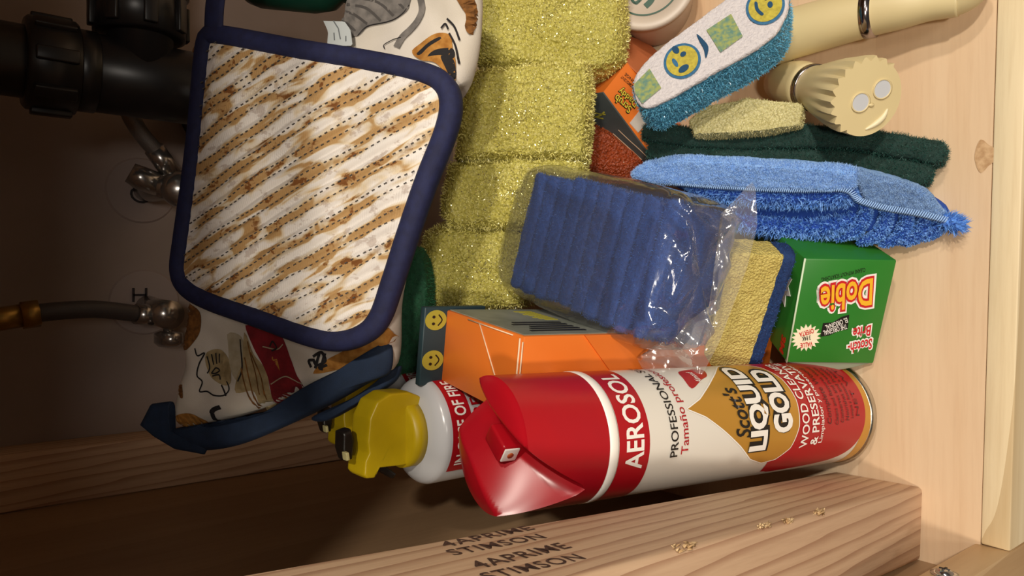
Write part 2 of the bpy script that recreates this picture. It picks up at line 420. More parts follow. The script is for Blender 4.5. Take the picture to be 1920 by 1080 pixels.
handw('wall_marking', [[(.005, .004), (.003, .0075), (-.002, .0075), (-.006, .003), (-.006, -.003), (-.002, -.0075), (.003, -.0065), (.004, -.003)]], 'handwritten letter C in pen on the wall', (265, 365))
handw('wall_marking', [[(-.006, -.005), (.006, -.005)], [(-.006, .005), (.006, .005)], [(0, -.005), (0, .005)]], 'handwritten letter H in pen on the wall', (262, 553))
vH = onY(300, 590, YW - .035)
val = thing('shutoff_valve', Vector((vH.x, YW, vH.z)), 'hot shutoff valve with straight dark riser hose and oval knob, left of the oven mitt', 'valve')
escutcheon(val, (.010, 0, .004))
new('valve_body', tube([(.006, 0, .002), (.002, -.02, 0), (0, -.05, -.004)], [.010, .0115, .012], 20), dimch, val)
new('valve_knob', xf(lathe([(.0001, .013), (.008, .013), (.011, .010), (.011, .002), (.006, 0)], 24), Matrix.Translation((-.014, -.030, -.008)) @ Matrix.Rotation(math.radians(-90), 4, 'Y') @ Matrix.Diagonal((1, 1.5, 1, 1))), dimch, val)
new('knob_stem', tube([(0, -.03, -.006), (-.018, -.03, -.008)], .004, 12), dimch, val)
hp = [onY(u, v, y) - Vector((vH.x, YW, vH.z)) for u, v, y in ((285, 592, .664), (255, 588, .66), (180, 580, .65), (100, 584, .645), (40, 592, .645), (-40, 604, .645))]
new('crimp_sleeve', tube([hp[0], hp[1]], .0085, 18), dimch, val)
new('hose', tube(hp[1:5], .0068, 16, 24), dark_rub, val)
new('brass_fitting', join(tube([hp[3].lerp(hp[4], .45), hp[4]], .0105, 6), tube([hp[4], hp[5]], .0085, 18)), brass, val)
# ------------------------------------------------------------------ red aerosol can
red_pl = plain('red_plastic', 'ad101d', .28, c2='a61120', ns=30)
can_w = plain('can_white', 'd9d4cb', .28)
gold = plain('gold_print', 'c8953e', .34, .35)
red_pr = plain('red_print', 'a8101d', .3)
wht_pr = plain('white_print', 'f0ece6', .4)
blk_pr = plain('black_print', '191614', .45)
tin = plain('tin', 'b9b3a6', .25, 1.0)
B0 = Vector((-.082, .2505, .0045)); T0 = Vector((-.0756, .2845, .2674)); AX = (T0 - B0).normalized()
FXx = (RT - AX * AX.x).normalized(); CF = Fr(B0, FXx, AX.cross(FXx)); R = .033
can = thing('aerosol_can', CF.M, 'tall red, white and gold aerosol can of wood cleaner with red cap', 'aerosol can')
new('can_body', lathe([(R * .95, .0035), (R, .004), (R, .208), (R * .985, .211)], 96), can_w, can, smooth='auto')
new('base_rim', lathe([(R * .80, .001), (R * .9, -.001), (R * 1.0, -.001), (R * 1.025, .001), (R * 1.025, .0035), (R * .995, .0055)], 72), tin, can)
new('cap_ring', lathe([(R * 1.0, .2085), (R * 1.02, .2095), (R * 1.02, .2135), (R * .99, .2145)], 72), wht_pr, can)
def band(z0, z1, r, a0=0, a1=2 * math.pi, n=96):
    V = []; Fc = []
    for i in range(n + 1):
        a = a0 + (a1 - a0) * i / n
        for z in (z0, z1): V.append(Vector((r * math.sin(a), -r * math.cos(a), z)))
    for i in range(n): Fc.append((2 * i, 2 * i + 2, 2 * i + 3, 2 * i + 1))
    return V, Fc
lab = new('label_band', band(.189, .2085, R + .0002), red_pr, can)
AZ = math.radians(27)
def onlabel(vf, x, z, rr=.0006, az=AZ): return wrap(move(vf, x, 0), R + rr, az, z)
new('lettering', onlabel(fit_text('AEROSOL', .056, .0115, .02), 0, .1985, .0005), wht_pr, lab)
ro = [(-.049, .080), (-.047, .088), (-.043, .093), (0, .097), (.05, .093), (.056, .08), (.056, .02), (.04, .011), (.01, .0105), (-.015, .0115), (-.032, .016), (-.042, .026), (-.047, .045)]
lr = new('label_red_field', wrap(fill(resample([Vector(p) for p in ro], 80, True)), R + .0002, AZ, 0), red_pr, can)
new('gold_foot', band(.0055, .014, R + .00012), gold, can)
ro2 = [(.012, .150), (.020, .150), (.028, .146), (.03, .128), (.022, .130), (.018, .138)]
new('label_red_patch', wrap(fill(resample([Vector(p) for p in ro2], 40, True)), R + .0002, AZ, 0), red_pr, can)
hd = [(0, .161), (.005, .149), (.013, .137), (.023, .123), (.032, .112), (.0365, .100), (.035, .089), (.028, .080), (.015, .075)]
do = [Vector(p) for p in hd] + [Vector((0, .0735))] + [Vector((-x, z)) for x, z in reversed(hd[1:])]
gd = new('label_gold_drop', wrap(fill(resample(do, 120)), R + .0004, AZ, 0), gold, can)
ot = ribbon(resample(do, 160), .0006, 0, True)
new('drop_outline', wrap(ot, R + .0005, AZ, 0), wht_pr, gd)
def outlined(s, w, h, x, z, off, rot=0.0, gr=1.12, dx=.0009, dz=-.0009):
    a = onlabel(move(fit_text(s, w * (1 + .05 * gr), h * gr, off * 3.2), 0, 0, 0, rot), x + dx, z + dz, .0008); b = onlabel(move(fit_text(s, w, h, off), 0, 0, 0, rot), x, z, .0011); return a, b
k1, w1 = outlined('LIQUID', .056, .0165, .001, .1085, .045); k2, w2 = outlined('GOLD', .042, .0165, .003, .0895, .045)
new('lettering', join(k1, k2), blk_pr, gd); new('lettering', join(w1, w2), wht_pr, gd)
new('lettering', onlabel(move(fit_text("Scott's", .030, .012, .02, .35), 0, 0, 0, .12), -.004, .1235, .0008), blk_pr, gd)
new('lettering', join(onlabel(fit_text('WOOD CLEANER', .062, .0066, .015), .002, .0690), onlabel(fit_text('& PRESERVATIVE', .062, .0066, .015), .003, .0600), onlabel(fit_text('Limpiador y preservador', .056, .0042, .008), .001, .0535)), wht_pr, lr)
new('lettering', join(onlabel(fit_text('Complete Wood', .04, .0052, .008, .15), .004, .0465), *[onlabel(fit_text(t, .042 - .002 * i, .003, .004), .004, .040 - .0052 * i) for i, t in enumerate(('Cleans and Restores Wood', 'Conserves and Preserves', 'Nourishes and Protects', 'Limpia y Restaura la Madera', 'NET WT'))]), plain('dim_print', '5a0d14', .4), lr)
new('lettering', onlabel(fit_text('PROFESSIONAL SIZE', .066, .0052, .008), .009, .1725), blk_pr, can)
new('lettering', onlabel(fit_text('Tamaño profesional', .060, .0066, .006), .007, .1645), red_pr, can)
new('lettering', onlabel(fit_text('Almond', .010, .0045, .004, .2), .021, .141, .0005), wht_pr, can)
# cap with a scooped channel
def cap_mesh(R, z0, H, ta):
    n = 120; m = 34; ca, sa = math.cos(ta), math.sin(ta); V = []; Fc = []
    def h(x, y):
        a = x * ca + y * sa; l = -x * sa + y * ca; t = (a + R) / (2 * R)
        Wd = .017 + .010 * max(0, t - .35) ; D = .016 + .024 * max(0, t - .40) ** 1.5 / .465
        q = min(1, abs(l) / Wd)
        s_ = (1 - q) if q > .16 else .84 + .5 * (.16 - q)
        return z0 + H - D * s_ - .0025 * (math.hypot(x, y) / R) ** 6
    Rw = R * 1.012
    for k in range(8):
        for i in range(n):
            a = 2 * math.pi * i / n; x, y = Rw * math.cos(a), Rw * math.sin(a); zt = h(R * math.cos(a), R * math.sin(a)); V.append(Vector((x, y, z0 + (zt - z0) * k / 7)))
    for k in range(m):
        r = R * (.985 * (1 - k / m))
        for i in range(n):
            a = 2 * math.pi * i / n; x, y = r * math.cos(a), r * math.sin(a); V.append(Vector((x, y, h(x, y))))
    V.append(Vector((0, 0, h(0, 0))))
    K = 8 + m
    for k in range(K - 1):
        for i in range(n):
            j = (i + 1) % n; Fc.append((k * n + i, k * n + j, (k + 1) * n + j, (k + 1) * n + i))
    for i in range(n): Fc.append(((K - 1) * n + i, (K - 1) * n + (i + 1) % n, K * n))
    return V, Fc
TA = math.atan2(-.8, -.58)
cap = new('cap', cap_mesh(R, .2145, .0490, TA), red_pl, can, smooth='auto')
NB = Matrix.Translation((.0, .001, .253)) @ Matrix.Rotation(TA, 4, 'Z')
new('spray_button', xf(box((-.009, -.0055, -.010), (.0075, .0055, .0055), .0016, 3), NB), red_pl, cap, smooth='auto')
new('nozzle_insert', xf(box((.0072, -.0040, -.004), (.0082, .0040, .0043), .0003), NB), wht_pr, cap)
new('nozzle_hole', xf(lathe([(.0001, .0003), (.0017, .0003), (.0017, 0)], 16), NB @ Matrix.Translation((.0082, 0, .0003)) @ Matrix.Rotation(math.pi / 2, 4, 'Y')), plain('nozzle_orange', 'b5552c', .5), cap)

# ------------------------------------------------------------------ white fire spray cans with yellow trigger caps
yel = plain('yellow_plastic', 'b89e0c', .42, c2='ad9408', ns=40, **{'Subsurface Weight': .08, 'Subsurface Radius': (.004, .004, .001)})
blk_pl = plain('black_trigger', '17120f', .4)
enam = plain('white_enamel', 'b9babd', .22)
FO = Vector((-.089, .3955, 0))
fire = thing('fire_spray_can', FO, 'white fire spray can with yellow trigger cap, nearer of two', 'spray can', 'fire spray cans behind the aerosol can')
new('can_body', lathe([(.030, 0), (.033, .002), (.033, .2325), (.0325, .2345), (.0308, .2365), (.027, .239), (.0225, .2405), (.018, .242)], 64), enam, fire)
new('cap_collar', lathe([(.0185, .240), (.0208, .2405), (.0208, .249), (.0185, .250)], 48), yel, fire)
def fwrap(t, x, z, rr=.0003, az=math.radians(20)): return wrap(move(t, x, 0), .033 + rr, az, z)
fb = new('label_band', join(fwrap(fill([Vector((-.035, -.0075)), Vector((.05, -.0075)), Vector((.05, .0075)), Vector((-.035, .0075))]), 0, .2240)), red_pr, fire)
new('lettering', fwrap(fit_text('IN CASE OF FIRE', .058, .0085, .02), -.001, .2240, .0007), wht_pr, fb)
new('lettering', fwrap(fit_text('SUPPRESSES', .056, .0085, .02), .004, .2105, .0005), red_pr, fire)
fg = Fr(FO + Vector((0, -.010, .255)), (0, 0, -1), (-1, 0, 0))
if fg.Z.y > 0: fg = Fr(FO + Vector((0, -.010, .255)), (0, 0, -1), (1, 0, 0))
co_ = [(803, 765), (790, 742), (765, 734), (722, 737), (692, 753), (675, 785), (670, 830), (673, 852), (664, 868), (662, 893), (668, 899), (685, 898), (691, 879), (755, 873), (788, 864), (803, 835)]
co_ = [(u + 24 * (803 - u) / 143 - 3, v) for u, v in co_]
hood = new('trigger_hood', pad(fg.out(co_), .022, 150, 8, .93, 4.0, False, 7), yel, fire, (Matrix.Translation(-FO) @ fg.M))
new('nozzle', pad(fg.out([(656, 815), (672, 808), (678, 830), (674, 868), (662, 872), (655, 850)]), .012, 40, 4, .7, 3, False, 4, top=-.008), blk_pl, fire, Matrix.Translation(-FO) @ fg.M)
new('trigger', pad(fg.out([(694, 876), (740, 878), (762, 896), (756, 906), (735, 889), (694, 890)]), .010, 40, 4, .7, 3, False, 4, top=-.010), blk_pl, fire, Matrix.Translation(-FO) @ fg.M)
new('safety_pin', pad(fg.out([(655, 852), (661, 850), (663, 866), (657, 868)]), .006, 24, 3, .7, 3, False, 3, top=-.004), plain('pin_pale', 'b5ad7c', .5), fire, Matrix.Translation(-FO) @ fg.M)
def dup(o, parent=None):
    c = o.copy(); COL.objects.link(c); c.parent = parent
    for ch in list(o.children): dup(ch, c)
    return c
f2 = dup(fire); f2.location = Vector((-.0865, .4655, 0)); f2.scale = (.93, .93, .93)
f2['label'] = 'white fire spray can with yellow trigger cap half under the oven mitt cuff'

# ------------------------------------------------------------------ matzah potholder
PHF = Fr(CAM + (Vector((.1781, .5282, .3199)) - CAM) * .9, (-.252, -.805, -.538), (.968, -.213, -.135))
def potholder_mat():
    t = NT('matzah_print'); ang = .70
    co = t.co((1, 1, 1), (0, 0, -ang)); wv = t.n('ShaderNodeTexNoise', Scale=30, Detail=2); t.l(co, wv.inputs['Vector'])
    st = t.n('ShaderNodeMapping'); st.inputs['Scale'].default_value = (34, 115, 1); t.l(co, st.inputs[0])
    n1 = t.noise(st.outputs[0], 1.0, 2, .55, .6)
    sx = t.n('ShaderNodeSeparateXYZ'); t.l(co, sx.inputs[0])
    yy = t.math('ADD', sx.outputs[1], t.math('MULTIPLY', wv.outputs[0], .006))
    per = t.math('MULTIPLY', t.math('SINE', t.math('MULTIPLY', yy, 2 * math.pi / .0148)), .085)
    tan = t.ramp(t.math('ADD', n1, per), [(.515, 0.0), (.56, 1.0)])
    s2 = t.n('ShaderNodeMapping'); s2.inputs['Scale'].default_value = (80, 135, 1); s2.inputs['Location'].default_value = (3, 5, 0); t.l(co, s2.inputs[0])
    n2 = t.noise(s2.outputs[0], 1.0, 3, .7, .3); fz = t.noise(co, 900, 3, .7)
    br = t.math('MULTIPLY', t.ramp(t.math('ADD', n2, t.math('MULTIPLY', fz, .16)), [(.635, 0.0), (.69, 1.0)]), t.math('MAXIMUM', tan, .35))
    ed = t.ramp(t.math('ADD', n1, t.math('ADD', per, t.math('MULTIPLY', fz, .06))), [(.45, 0.0), (.56, 1.0)])
    c = t.mix(ed, lin('e6dfd8'), lin('d6c2a0')); c = t.mix(tan, c, t.mix(fz, lin('ad8350'), lin('bd9a68'))); c = t.mix(br, c, lin('7a4a1c'))
    t.color(c); t.set(Roughness=.85)
    rib = t.n('ShaderNodeTexWave', Scale=260.0); t.l(t.co((1, .06, 1)), rib.inputs['Vector']); t.bump(rib.outputs[1], .25, .0005); return t.m
navy = plain('navy_binding', '14183c', .8, c2='191f48', ns=200, bump=.3, bs=1800)
def sweep(path, w, h, z, n=12, close=True):
    m = len(path); V = []; Fc = []
    for i, p in enumerate(path):
        a = path[(i - 1) % m] if close else path[max(i - 1, 0)]; b = path[(i + 1) % m] if close else path[min(i + 1, m - 1)]
        d = (b - a).normalized(); s = Vector((-d.y, d.x))
        for k in range(n):
            q = 2 * math.pi * k / n; cx, cz = math.cos(q), math.sin(q); cx = math.copysign(abs(cx) ** .7, cx); cz = math.copysign(abs(cz) ** .8, cz)
            V.append(Vector((p.x + s.x * cx * w / 2, p.y + s.y * cx * w / 2, z + cz * h / 2)))
    for i in range(m if close else m - 1):
        j = (i + 1) % m
        for k in range(n):
            l = (k + 1) % n; Fc.append((i * n + k, i * n + l, j * n + l, j * n + k))
    if not close: Fc += [tuple(range(n)), tuple(range((m - 1) * n, m * n))[::-1]]
    return V, Fc
ph = thing('potholder', PHF.M, 'square quilted potholder with brown matzah print and navy binding', 'potholder')
pout = PHF.out([(372, 66), (384, 52), (430, 56), (560, 78), (700, 100), (800, 122), (842, 146), (855, 185), (846, 240), (815, 330), (780, 440), (748, 540), (722, 610), (690, 642), (640, 655), (580, 645), (480, 612), (380, 578), (330, 550), (312, 515), (318, 450), (332, 350), (350, 220), (364, 110)])
pc = sum(pout, Vector((0, 0))) / len(pout)
ang = .70; dv = Vector((math.cos(ang), math.sin(ang))); nv = Vector((-dv.y, dv.x))
def quilt(x, y): 
    w = Vector((x, y)).dot(nv); return .0023 * abs(math.sin(math.pi * w / .0074)) + .0030 * noise.noise(Vector((x * 38, y * 30, 3)))
def sag(x, y): return .0045 * math.sin(x * 22 + y * 9)
_pr = resample(pout, 120, True)
def pfn(v):
    if v.z <= -.004: return Vector((v.x, v.y, v.z + sag(v.x, v.y)))
    d = min((p - v.xy).length_squared for p in _pr) ** .5; k = max(0, min(1, (d - .009) / .008))
    return Vector((v.x, v.y, v.z + sag(v.x, v.y) + quilt(v.x, v.y) * k))
new('quilted_panel', pad([p + (pc - p).normalized() * .004 for p in pout], .008, 260, 70, .95, 2, True, 4, fn=pfn), potholder_mat(), ph)
ro_ = resample(pout, 240, True); ri = [p + (pc - p).normalized() * .0052 for p in ro_]
vb = sweep(ri, .0125, .0130, -.0030); new('binding', ([Vector((v.x, v.y, v.z + sag(v.x, v.y))) for v in vb[0]], vb[1]), navy, ph)
lp = [PHF.px(u, v) for u, v in ((404, 75), (404, 40), (408, 0), (420, -50), (450, -60))]
vb = sweep(spline(lp, 24), .0150, .004, .001, close=False); new('hanging_loop', ([Vector((v.x, v.y, v.z + sag(v.x, v.y))) for v in vb[0]], vb[1]), navy, ph)
S = []; ctr = pc; rr_ = random.Random(3)
def inside(p, poly):
    r = False; n = len(poly)
    for i in range(n):
        a, b = poly[i], poly[(i + 1) % n]
        if (a.y > p.y) != (b.y > p.y) and p.x < (b.x - a.x) * (p.y - a.y) / (b.y - a.y) + a.x: r = not r
    return r
pin = [p + (pc - p).normalized() * .012 for p in ro_]
for i in range(-24, 25):
    w = (i // 2) * .0148 + (.0032 if i % 2 else -.0012); t = -.2
    while t < .2:
        q = pc - nv * pc.dot(nv) - dv * pc.dot(dv) + dv * (t + pc.dot(dv)) + nv * (w + round(pc.dot(nv) / .0148) * .0148)
        q += nv * .0006 * math.sin(t * 90 + i)
        if inside(q, pin):
            z = sag(q.x, q.y) + quilt(q.x, q.y) + .0006; b = box((-.0009, -.00028, -.0004), (.0009, .00028, .0002)); S.append(xf(b, Matrix.Translation((q.x, q.y, z)) @ Matrix.Rotation(ang, 4, 'Z')))
        t += .0041 + rr_.uniform(-.0003, .0003)
new('stitching', join(*S), plain('thread', '4a4644', .8), ph, smooth=False, kind='stuff')

# ------------------------------------------------------------------ oven mitt with cat print
MF = fr_n(P(530, 450, .468), (0, -.554, .832))
mo = MF.out([(322, 800), (330, 700), (338, 600), (350, 480), (360, 330), (352, 200), (345, 130), (350, 76), (372, 54), (410, 70), (470, 170), (560, 140), (604, 84), (640, 15), (670, -60), (760, -140), (850, -120), (889, -40), (892, 30), (884, 100), (868, 150), (846, 165), (815, 300), (770, 430), (738, 560), (728, 690), (660, 700), (540, 745), (420, 790)])
mc = MF.px(600, 400); MT = .020
mouts = resample(mo, 220, True)
def mitt_z(x, y):
    q = Vector((x, y)) - mc; best = 1e9; a = math.atan2(q.y, q.x); L = .3
    for p in mouts:
        d = p - mc; e = abs((math.atan2(d.y, d.x) - a + math.pi) % (2 * math.pi) - math.pi)
        if e < best: best = e; L = d.length
    r = min(1, q.length / L); z = 1.0 if r < .86 else math.sqrt(max(0, 1 - ((r - .86) / .14) ** 2))
    return -MT / 2 + z * MT / 2
def mwob(x, y): return .004 * noise.noise(Vector((x * 28, y * 28, 7))) + .002 * noise.noise(Vector((x * 70, y * 70, 1)))
canvas = plain('cream_canvas', 'd3cbc1', .9, c2='c9c0b2', ns=30, bump=.25, bs=1500)
mitt = thing('oven_mitt', MF.M, 'cream oven mitt printed with cats and bound in dark blue, under the potholder', 'oven mitt')
new('mitt_body', pad(mo, MT, 220, 46, .86, 2, True, 10, center=mc, fn=lambda v: Vector((v.x, v.y, v.z + (mwob(v.x, v.y) if v.z > -MT * .5 else 0)))), canvas, mitt)
def split(vf, st=.004):
    a = slice_x(vf, st); sw = ([Vector((v.y, v.x, v.z)) for v in a[0]], a[1]); b = slice_x(sw, st); return [Vector((v.y, v.x, v.z)) for v in b[0]], b[1]
def on_mitt(vf, lift): return [Vector((v.x, v.y, mitt_z(v.x, v.y) + mwob(v.x, v.y) + lift)) for v in vf[0]], vf[1]
_lift = [.0005]
def mp(pts, mat, name='print', smooth=True):
    _lift[0] += .00004; o = MF.out(pts)
    if smooth: o = resample(o, max(24, len(pts) * 5), True)
    new(name, on_mitt(split(fill(o)), _lift[0]), mat, mitt, smooth=False)
def mstroke(strokes, w, mat, name='print_line'):
    _lift[0] += .00004; S = []
    for st in strokes:
        pts = MF.out(st); pts = spline(pts, len(pts) * 6) if len(pts) > 2 else [pts[0].lerp(pts[1], k / 5) for k in range(6)]; S.append(ribbon(pts, w))
    new(name, on_mitt(join(*S), _lift[0]), mat, mitt, smooth=False)
pt = lambda n, c, c2=None, ns=120: plain(n, c, .9, c2=c2, ns=ns)
grey_t = pt('print_grey', '7f7974', '5f5b58', 160); tan_t = pt('print_tan', 'ae9a72', '8f7d58', 180); crim = pt('print_crimson', '84141f', '6d1019'); orange_t = pt('print_ochre', 'b5803a', '96601f', 200); brown_t = pt('print_brown', '8a5a26', '5e3a14', 250); ink_t = pt('print_ink', '1d1a1c')
shade_t = pt('print_shade', 'b3a892', 'a09478'); 
mp([(388, 660), (414, 656), (436, 682), (433, 716), (418, 723), (396, 708), (384, 682)], tan_t)
mp([(425, 627), (455, 636), (456, 690), (448, 716), (436, 690)], shade_t)
mp([(458, 623), (477, 664), (495, 686), (505, 716), (505, 756), (484, 775), (477, 734), (440, 735), (455, 682)], tan_t)
mp([(462, 610), (495, 620), (533, 632), (547, 671), (566, 723), (547, 742), (518, 762), (507, 756), (507, 723), (495, 686), (477, 653)], crim)
mp([(503, 666), (518, 673), (525, 695)], orange_t, smooth=False); mp([(520, 734), (540, 741), (527, 751)], orange_t, smooth=False)
mp([(590, 700), (612, 676), (640, 660), (680, 640), (722, 612), (735, 640), (700, 655), (640, 690)], orange_t)
mp([(340, 572), (380, 588), (372, 630), (340, 656)], brown_t)
mp([(320, 786), (340, 776), (360, 778), (378, 795), (370, 806), (330, 808)], orange_t); mp([(334, 725), (341, 722), (346, 745), (338, 742)], brown_t)
mstroke([[(366, 653), (370, 667), (384, 662), (373, 682), (370, 704), (379, 716), (373, 734), (388, 734), (403, 741), (421, 741), (429, 730), (424, 715)], [(388, 668), (392, 690), (388, 700)], [(396, 700), (404, 690), (412, 694), (404, 700), (396, 700)], [(398, 705), (410, 703), (412, 712)], [(396, 664), (400, 684)], [(404, 662), (407, 682)], [(412, 663), (413, 680)], [(414, 722), (425, 742)], [(450, 636), (456, 690), (448, 715)]], .0010, ink_t)
mstroke([[(465, 640), (478, 690), (488, 740)], [(472, 660), (492, 710), (498, 750)], [(460, 670), (470, 720), (482, 765)], [(455, 690), (462, 730), (478, 768)]], .0009, brown_t)
mstroke([[(414, 763), (398, 770), (394, 785), (402, 797), (416, 796)]], .0030, ink_t)
mstroke([[(592, 668), (606, 660), (612, 676), (598, 684), (592, 672)], [(588, 688), (584, 676), (592, 674)], [(612, 662), (604, 694)], [(603, 662), (595, 690)], [(600, 690), (614, 684)]], .0018, ink_t)
mstroke([[(492, 650), (520, 655), (535, 645)], [(510, 720), (540, 705), (566, 720)]], .0007, shade_t); mstroke([[(505, 650), (512, 640), (520, 652), (508, 658)]], .0012, ink_t)
mp([(600, 86), (621, 50), (634, 24), (649, 4), (660, -25), (762, -25), (765, 7), (756, 22), (738, 37), (715, 45), (690, 50), (671, 66), (650, 70), (620, 90)], grey_t)
mstroke([[(640, 20), (665, 28), (690, 46)], [(650, 8), (690, 18), (715, 40)], [(660, -4), (710, 6), (738, 30)], [(680, -12), (730, -6), (755, 14)], [(630, 36), (650, 44), (668, 60)]], .0016, pt('print_dark_grey', '4a4644'))
mstroke([[(784, -20), (789, 14), (782, 35), (767, 54), (754, 70), (745, 90)]], .0042, grey_t)
mstroke([[(670, 66), (690, 50), (738, 37), (765, 7)], [(722, 92), (720, 84), (735, 76), (752, 70)]], .0006, ink_t)
mp([(772, 94), (806, 68), (827, 61), (845, 67), (849, 89), (856, 118), (854, 150), (845, 146), (819, 120), (788, 112)], orange_t)
mp([(780, 100), (797, 85), (823, 70), (827, 74), (804, 89), (788, 102)], ink_t); mp([(803, 107), (819, 94), (849, 91), (852, 111), (828, 104)], ink_t); mp([(828, 105), (852, 113), (856, 141), (849, 150), (836, 126)], ink_t)
mstroke([[(842, 62), (854, 85), (862, 120)], [(838, 35), (852, 50), (862, 75)], [(826, 52), (834, 44), (840, 54)]], .0012, ink_t)
mp([(854, -14), (882, -14), (890, 22), (882, 61), (871, 52), (873, 28), (864, 11)], brown_t)
mp([(354, 90), (364, 84), (376, 100), (372, 130), (358, 134)], brown_t)
tag_ = MF.out([(617, 46), (656, 47), (667, 62), (671, 92), (624, 92), (626, 66)])
tw = [mitt_z(*MF.px(640, 70)) + .006]
ct = new('care_tag', prism(resample(tag_, 30), tw[0], tw[0] + .0006), plain('tag_fabric', 'b9bfc0', .9), mitt, smooth=False)
new('tag_print', ([Vector((v.x, v.y, tw[0] + .0008)) for v in join(*[ribbon(MF.out(a), .0008) for a in ([(636, 46), (645, 60), (649, 80)], [(637, 68), (638, 82)], [(659, 74), (659, 84)])])[0]], join(*[ribbon(MF.out(a), .0008) for a in ([(636, 46), (645, 60), (649, 80)], [(637, 68), (638, 82)], [(659, 74), (659, 84)])])[1]), plain('tag_ink', '6b6f72', .9), ct, smooth=False)
blue_b = plain('blue_binding', '13263f', .8, c2='182c48', ns=150, bump=.3, bs=1800)
new('cuff_binding', pad(MF.out([(316, 806), (350, 812), (430, 797), (500, 770), (580, 720), (640, 690), (700, 655), (724, 640), (733, 662), (726, 700), (690, 718), (620, 758), (540, 797), (450, 834), (380, 846), (330, 836)]), .014, 140, 10, .7, 2, True, 6, top=.004, center=None), blue_b, mitt)
new('cuff_lining_binding', pad(MF.out([(560, 790), (640, 752), (700, 712), (728, 690), (728, 705), (712, 727), (650, 765), (590, 797)]), .012, 90, 8, .7, 2, True, 5, top=-.010), blue_b, mitt)
new('hanging_loop', join(pad(MF.out([(264, 796), (284, 757), (322, 752), (324, 806), (390, 840), (384, 852), (330, 842), (290, 818)]), .006, 80, 6, .75, 2, False, 4, top=.003)), blue_b, mitt)
# ------------------------------------------------------------------ sponge materials
def sponge_mat(name, c1, c2, c3, cell=420, rough=.3, bd=.0016, sss=.25):
    t = NT(name); co = t.co(); v = t.n('ShaderNodeTexVoronoi', Scale=cell); t.l(co, v.inputs['Vector'])
    big = t.noise(co, 25, 3); c = t.mix(t.ramp(big, [(.35, 0.0), (.65, 1.0)]), lin(c1), lin(c2))
    c = t.mix(t.math('MULTIPLY', t.ramp(v.outputs[0], [(.25, 0.0), (.75, 1.0)]), .5), c, lin(c3)); t.color(c)
    t.set(**{'Roughness': rough, 'Subsurface Weight': sss, 'Subsurface Radius': (.006, .005, .002), 'Specular IOR Level': .6})
    n2 = t.noise(co, cell * 2.2, 2, .6); b = t.bump(v.outputs[0], 1.0, bd); t.bump(n2, .8, bd * .6, b); return t.m
M_yel = sponge_mat('yellow_foam', 'cfc668', 'c2b858', '9a9046', 430, .22)
M_yfib = plain('yellow_fibre', 'e6dd86', .22, spec=1.0)
M_gli = plain('glint_facets', 'f2eca8', .22, .9)  # bright metallic flecks added over the foam to make it sparkle
def facets(vf, count, seed, sz=.00042):
    rnd = random.Random(seed); N = normals(vf); V = []; Fc = []
    for _ in range(count):
        i = rnd.randrange(len(vf[0])); n_ = (N[i] + Vector((rnd.gauss(0, .45), rnd.gauss(0, .45), rnd.gauss(0, .45)))).normalized(); p = vf[0][i] + N[i] * .0011
        a = n_.orthogonal().normalized() * sz * rnd.uniform(.6, 1.5); b = n_.cross(a.normalized()) * sz * rnd.uniform(.6, 1.5); k = len(V); V += [p - a, p - b, p + a, p + b]; Fc.append((k, k + 1, k + 2, k + 3))
    return V, Fc
def foam(name, M, vf, mat, fib, nf, ln, wd, label, cat, group=None, parent=None, amp=.0011, sc=330, amp2=.0022, sc2=60, seed=1.0, keep=None, glint=0):
    vf = rough(vf, amp, sc, amp2, sc2, seed)
    r = thing(name, M, label, cat, group)
    new('foam', vf, mat, r)
    new('fibres', fuzz(vf, nf, ln, wd, .6, keep, int(seed * 10)), fib, r, smooth=False, kind='stuff')
    if glint: new('added_glints', facets(vf, glint, int(seed * 3)), M_gli, r, smooth=False, kind='stuff')
    return r
YN = (-.05, -.72, .70)
def ysponge(px, d, T, label, seed, cx):
    f = fr_n(P(cx[0], cx[1], d), YN); foam('yellow_sponge', f.M, pad(f.out(px), T, 170, 34, .74, 2.5, False, 22), M_yel, M_yfib, 8000, .0022, .00030, label, 'sponge', 'yellow sponges stacked in a row', seed=seed, glint=1500)
ysponge([(880, 40), (886, -70), (1178, -70), (1181, 60), (1178, 112), (1140, 135), (1060, 134), (960, 128), (892, 118)], .537, .055, 'yellow foam sponge at the end of the row beside the oven mitt fingertips', 1.0, (1030, 40))
ysponge([(852, 210), (862, 145), (890, 122), (1000, 113), (1104, 110), (1112, 140), (1112, 240), (1106, 298), (960, 300), (846, 296)], .503, .055, 'yellow foam sponge next to the orange carton with window', 2.0, (980, 200))
ysponge([(824, 350), (834, 300), (960, 294), (1104, 298), (1104, 400), (1060, 424), (950, 430), (836, 424), (820, 400)], .510, .05, 'yellow foam sponge between the potholder corner and the bagged blue pads', 3.0, (950, 360))
ysponge([(776, 500), (786, 436), (820, 420), (950, 428), (1030, 432), (1030, 560), (985, 578), (900, 588), (812, 578), (782, 556)], .524, .05, 'yellow foam sponge resting on the plain orange carton', 4.0, (900, 500))

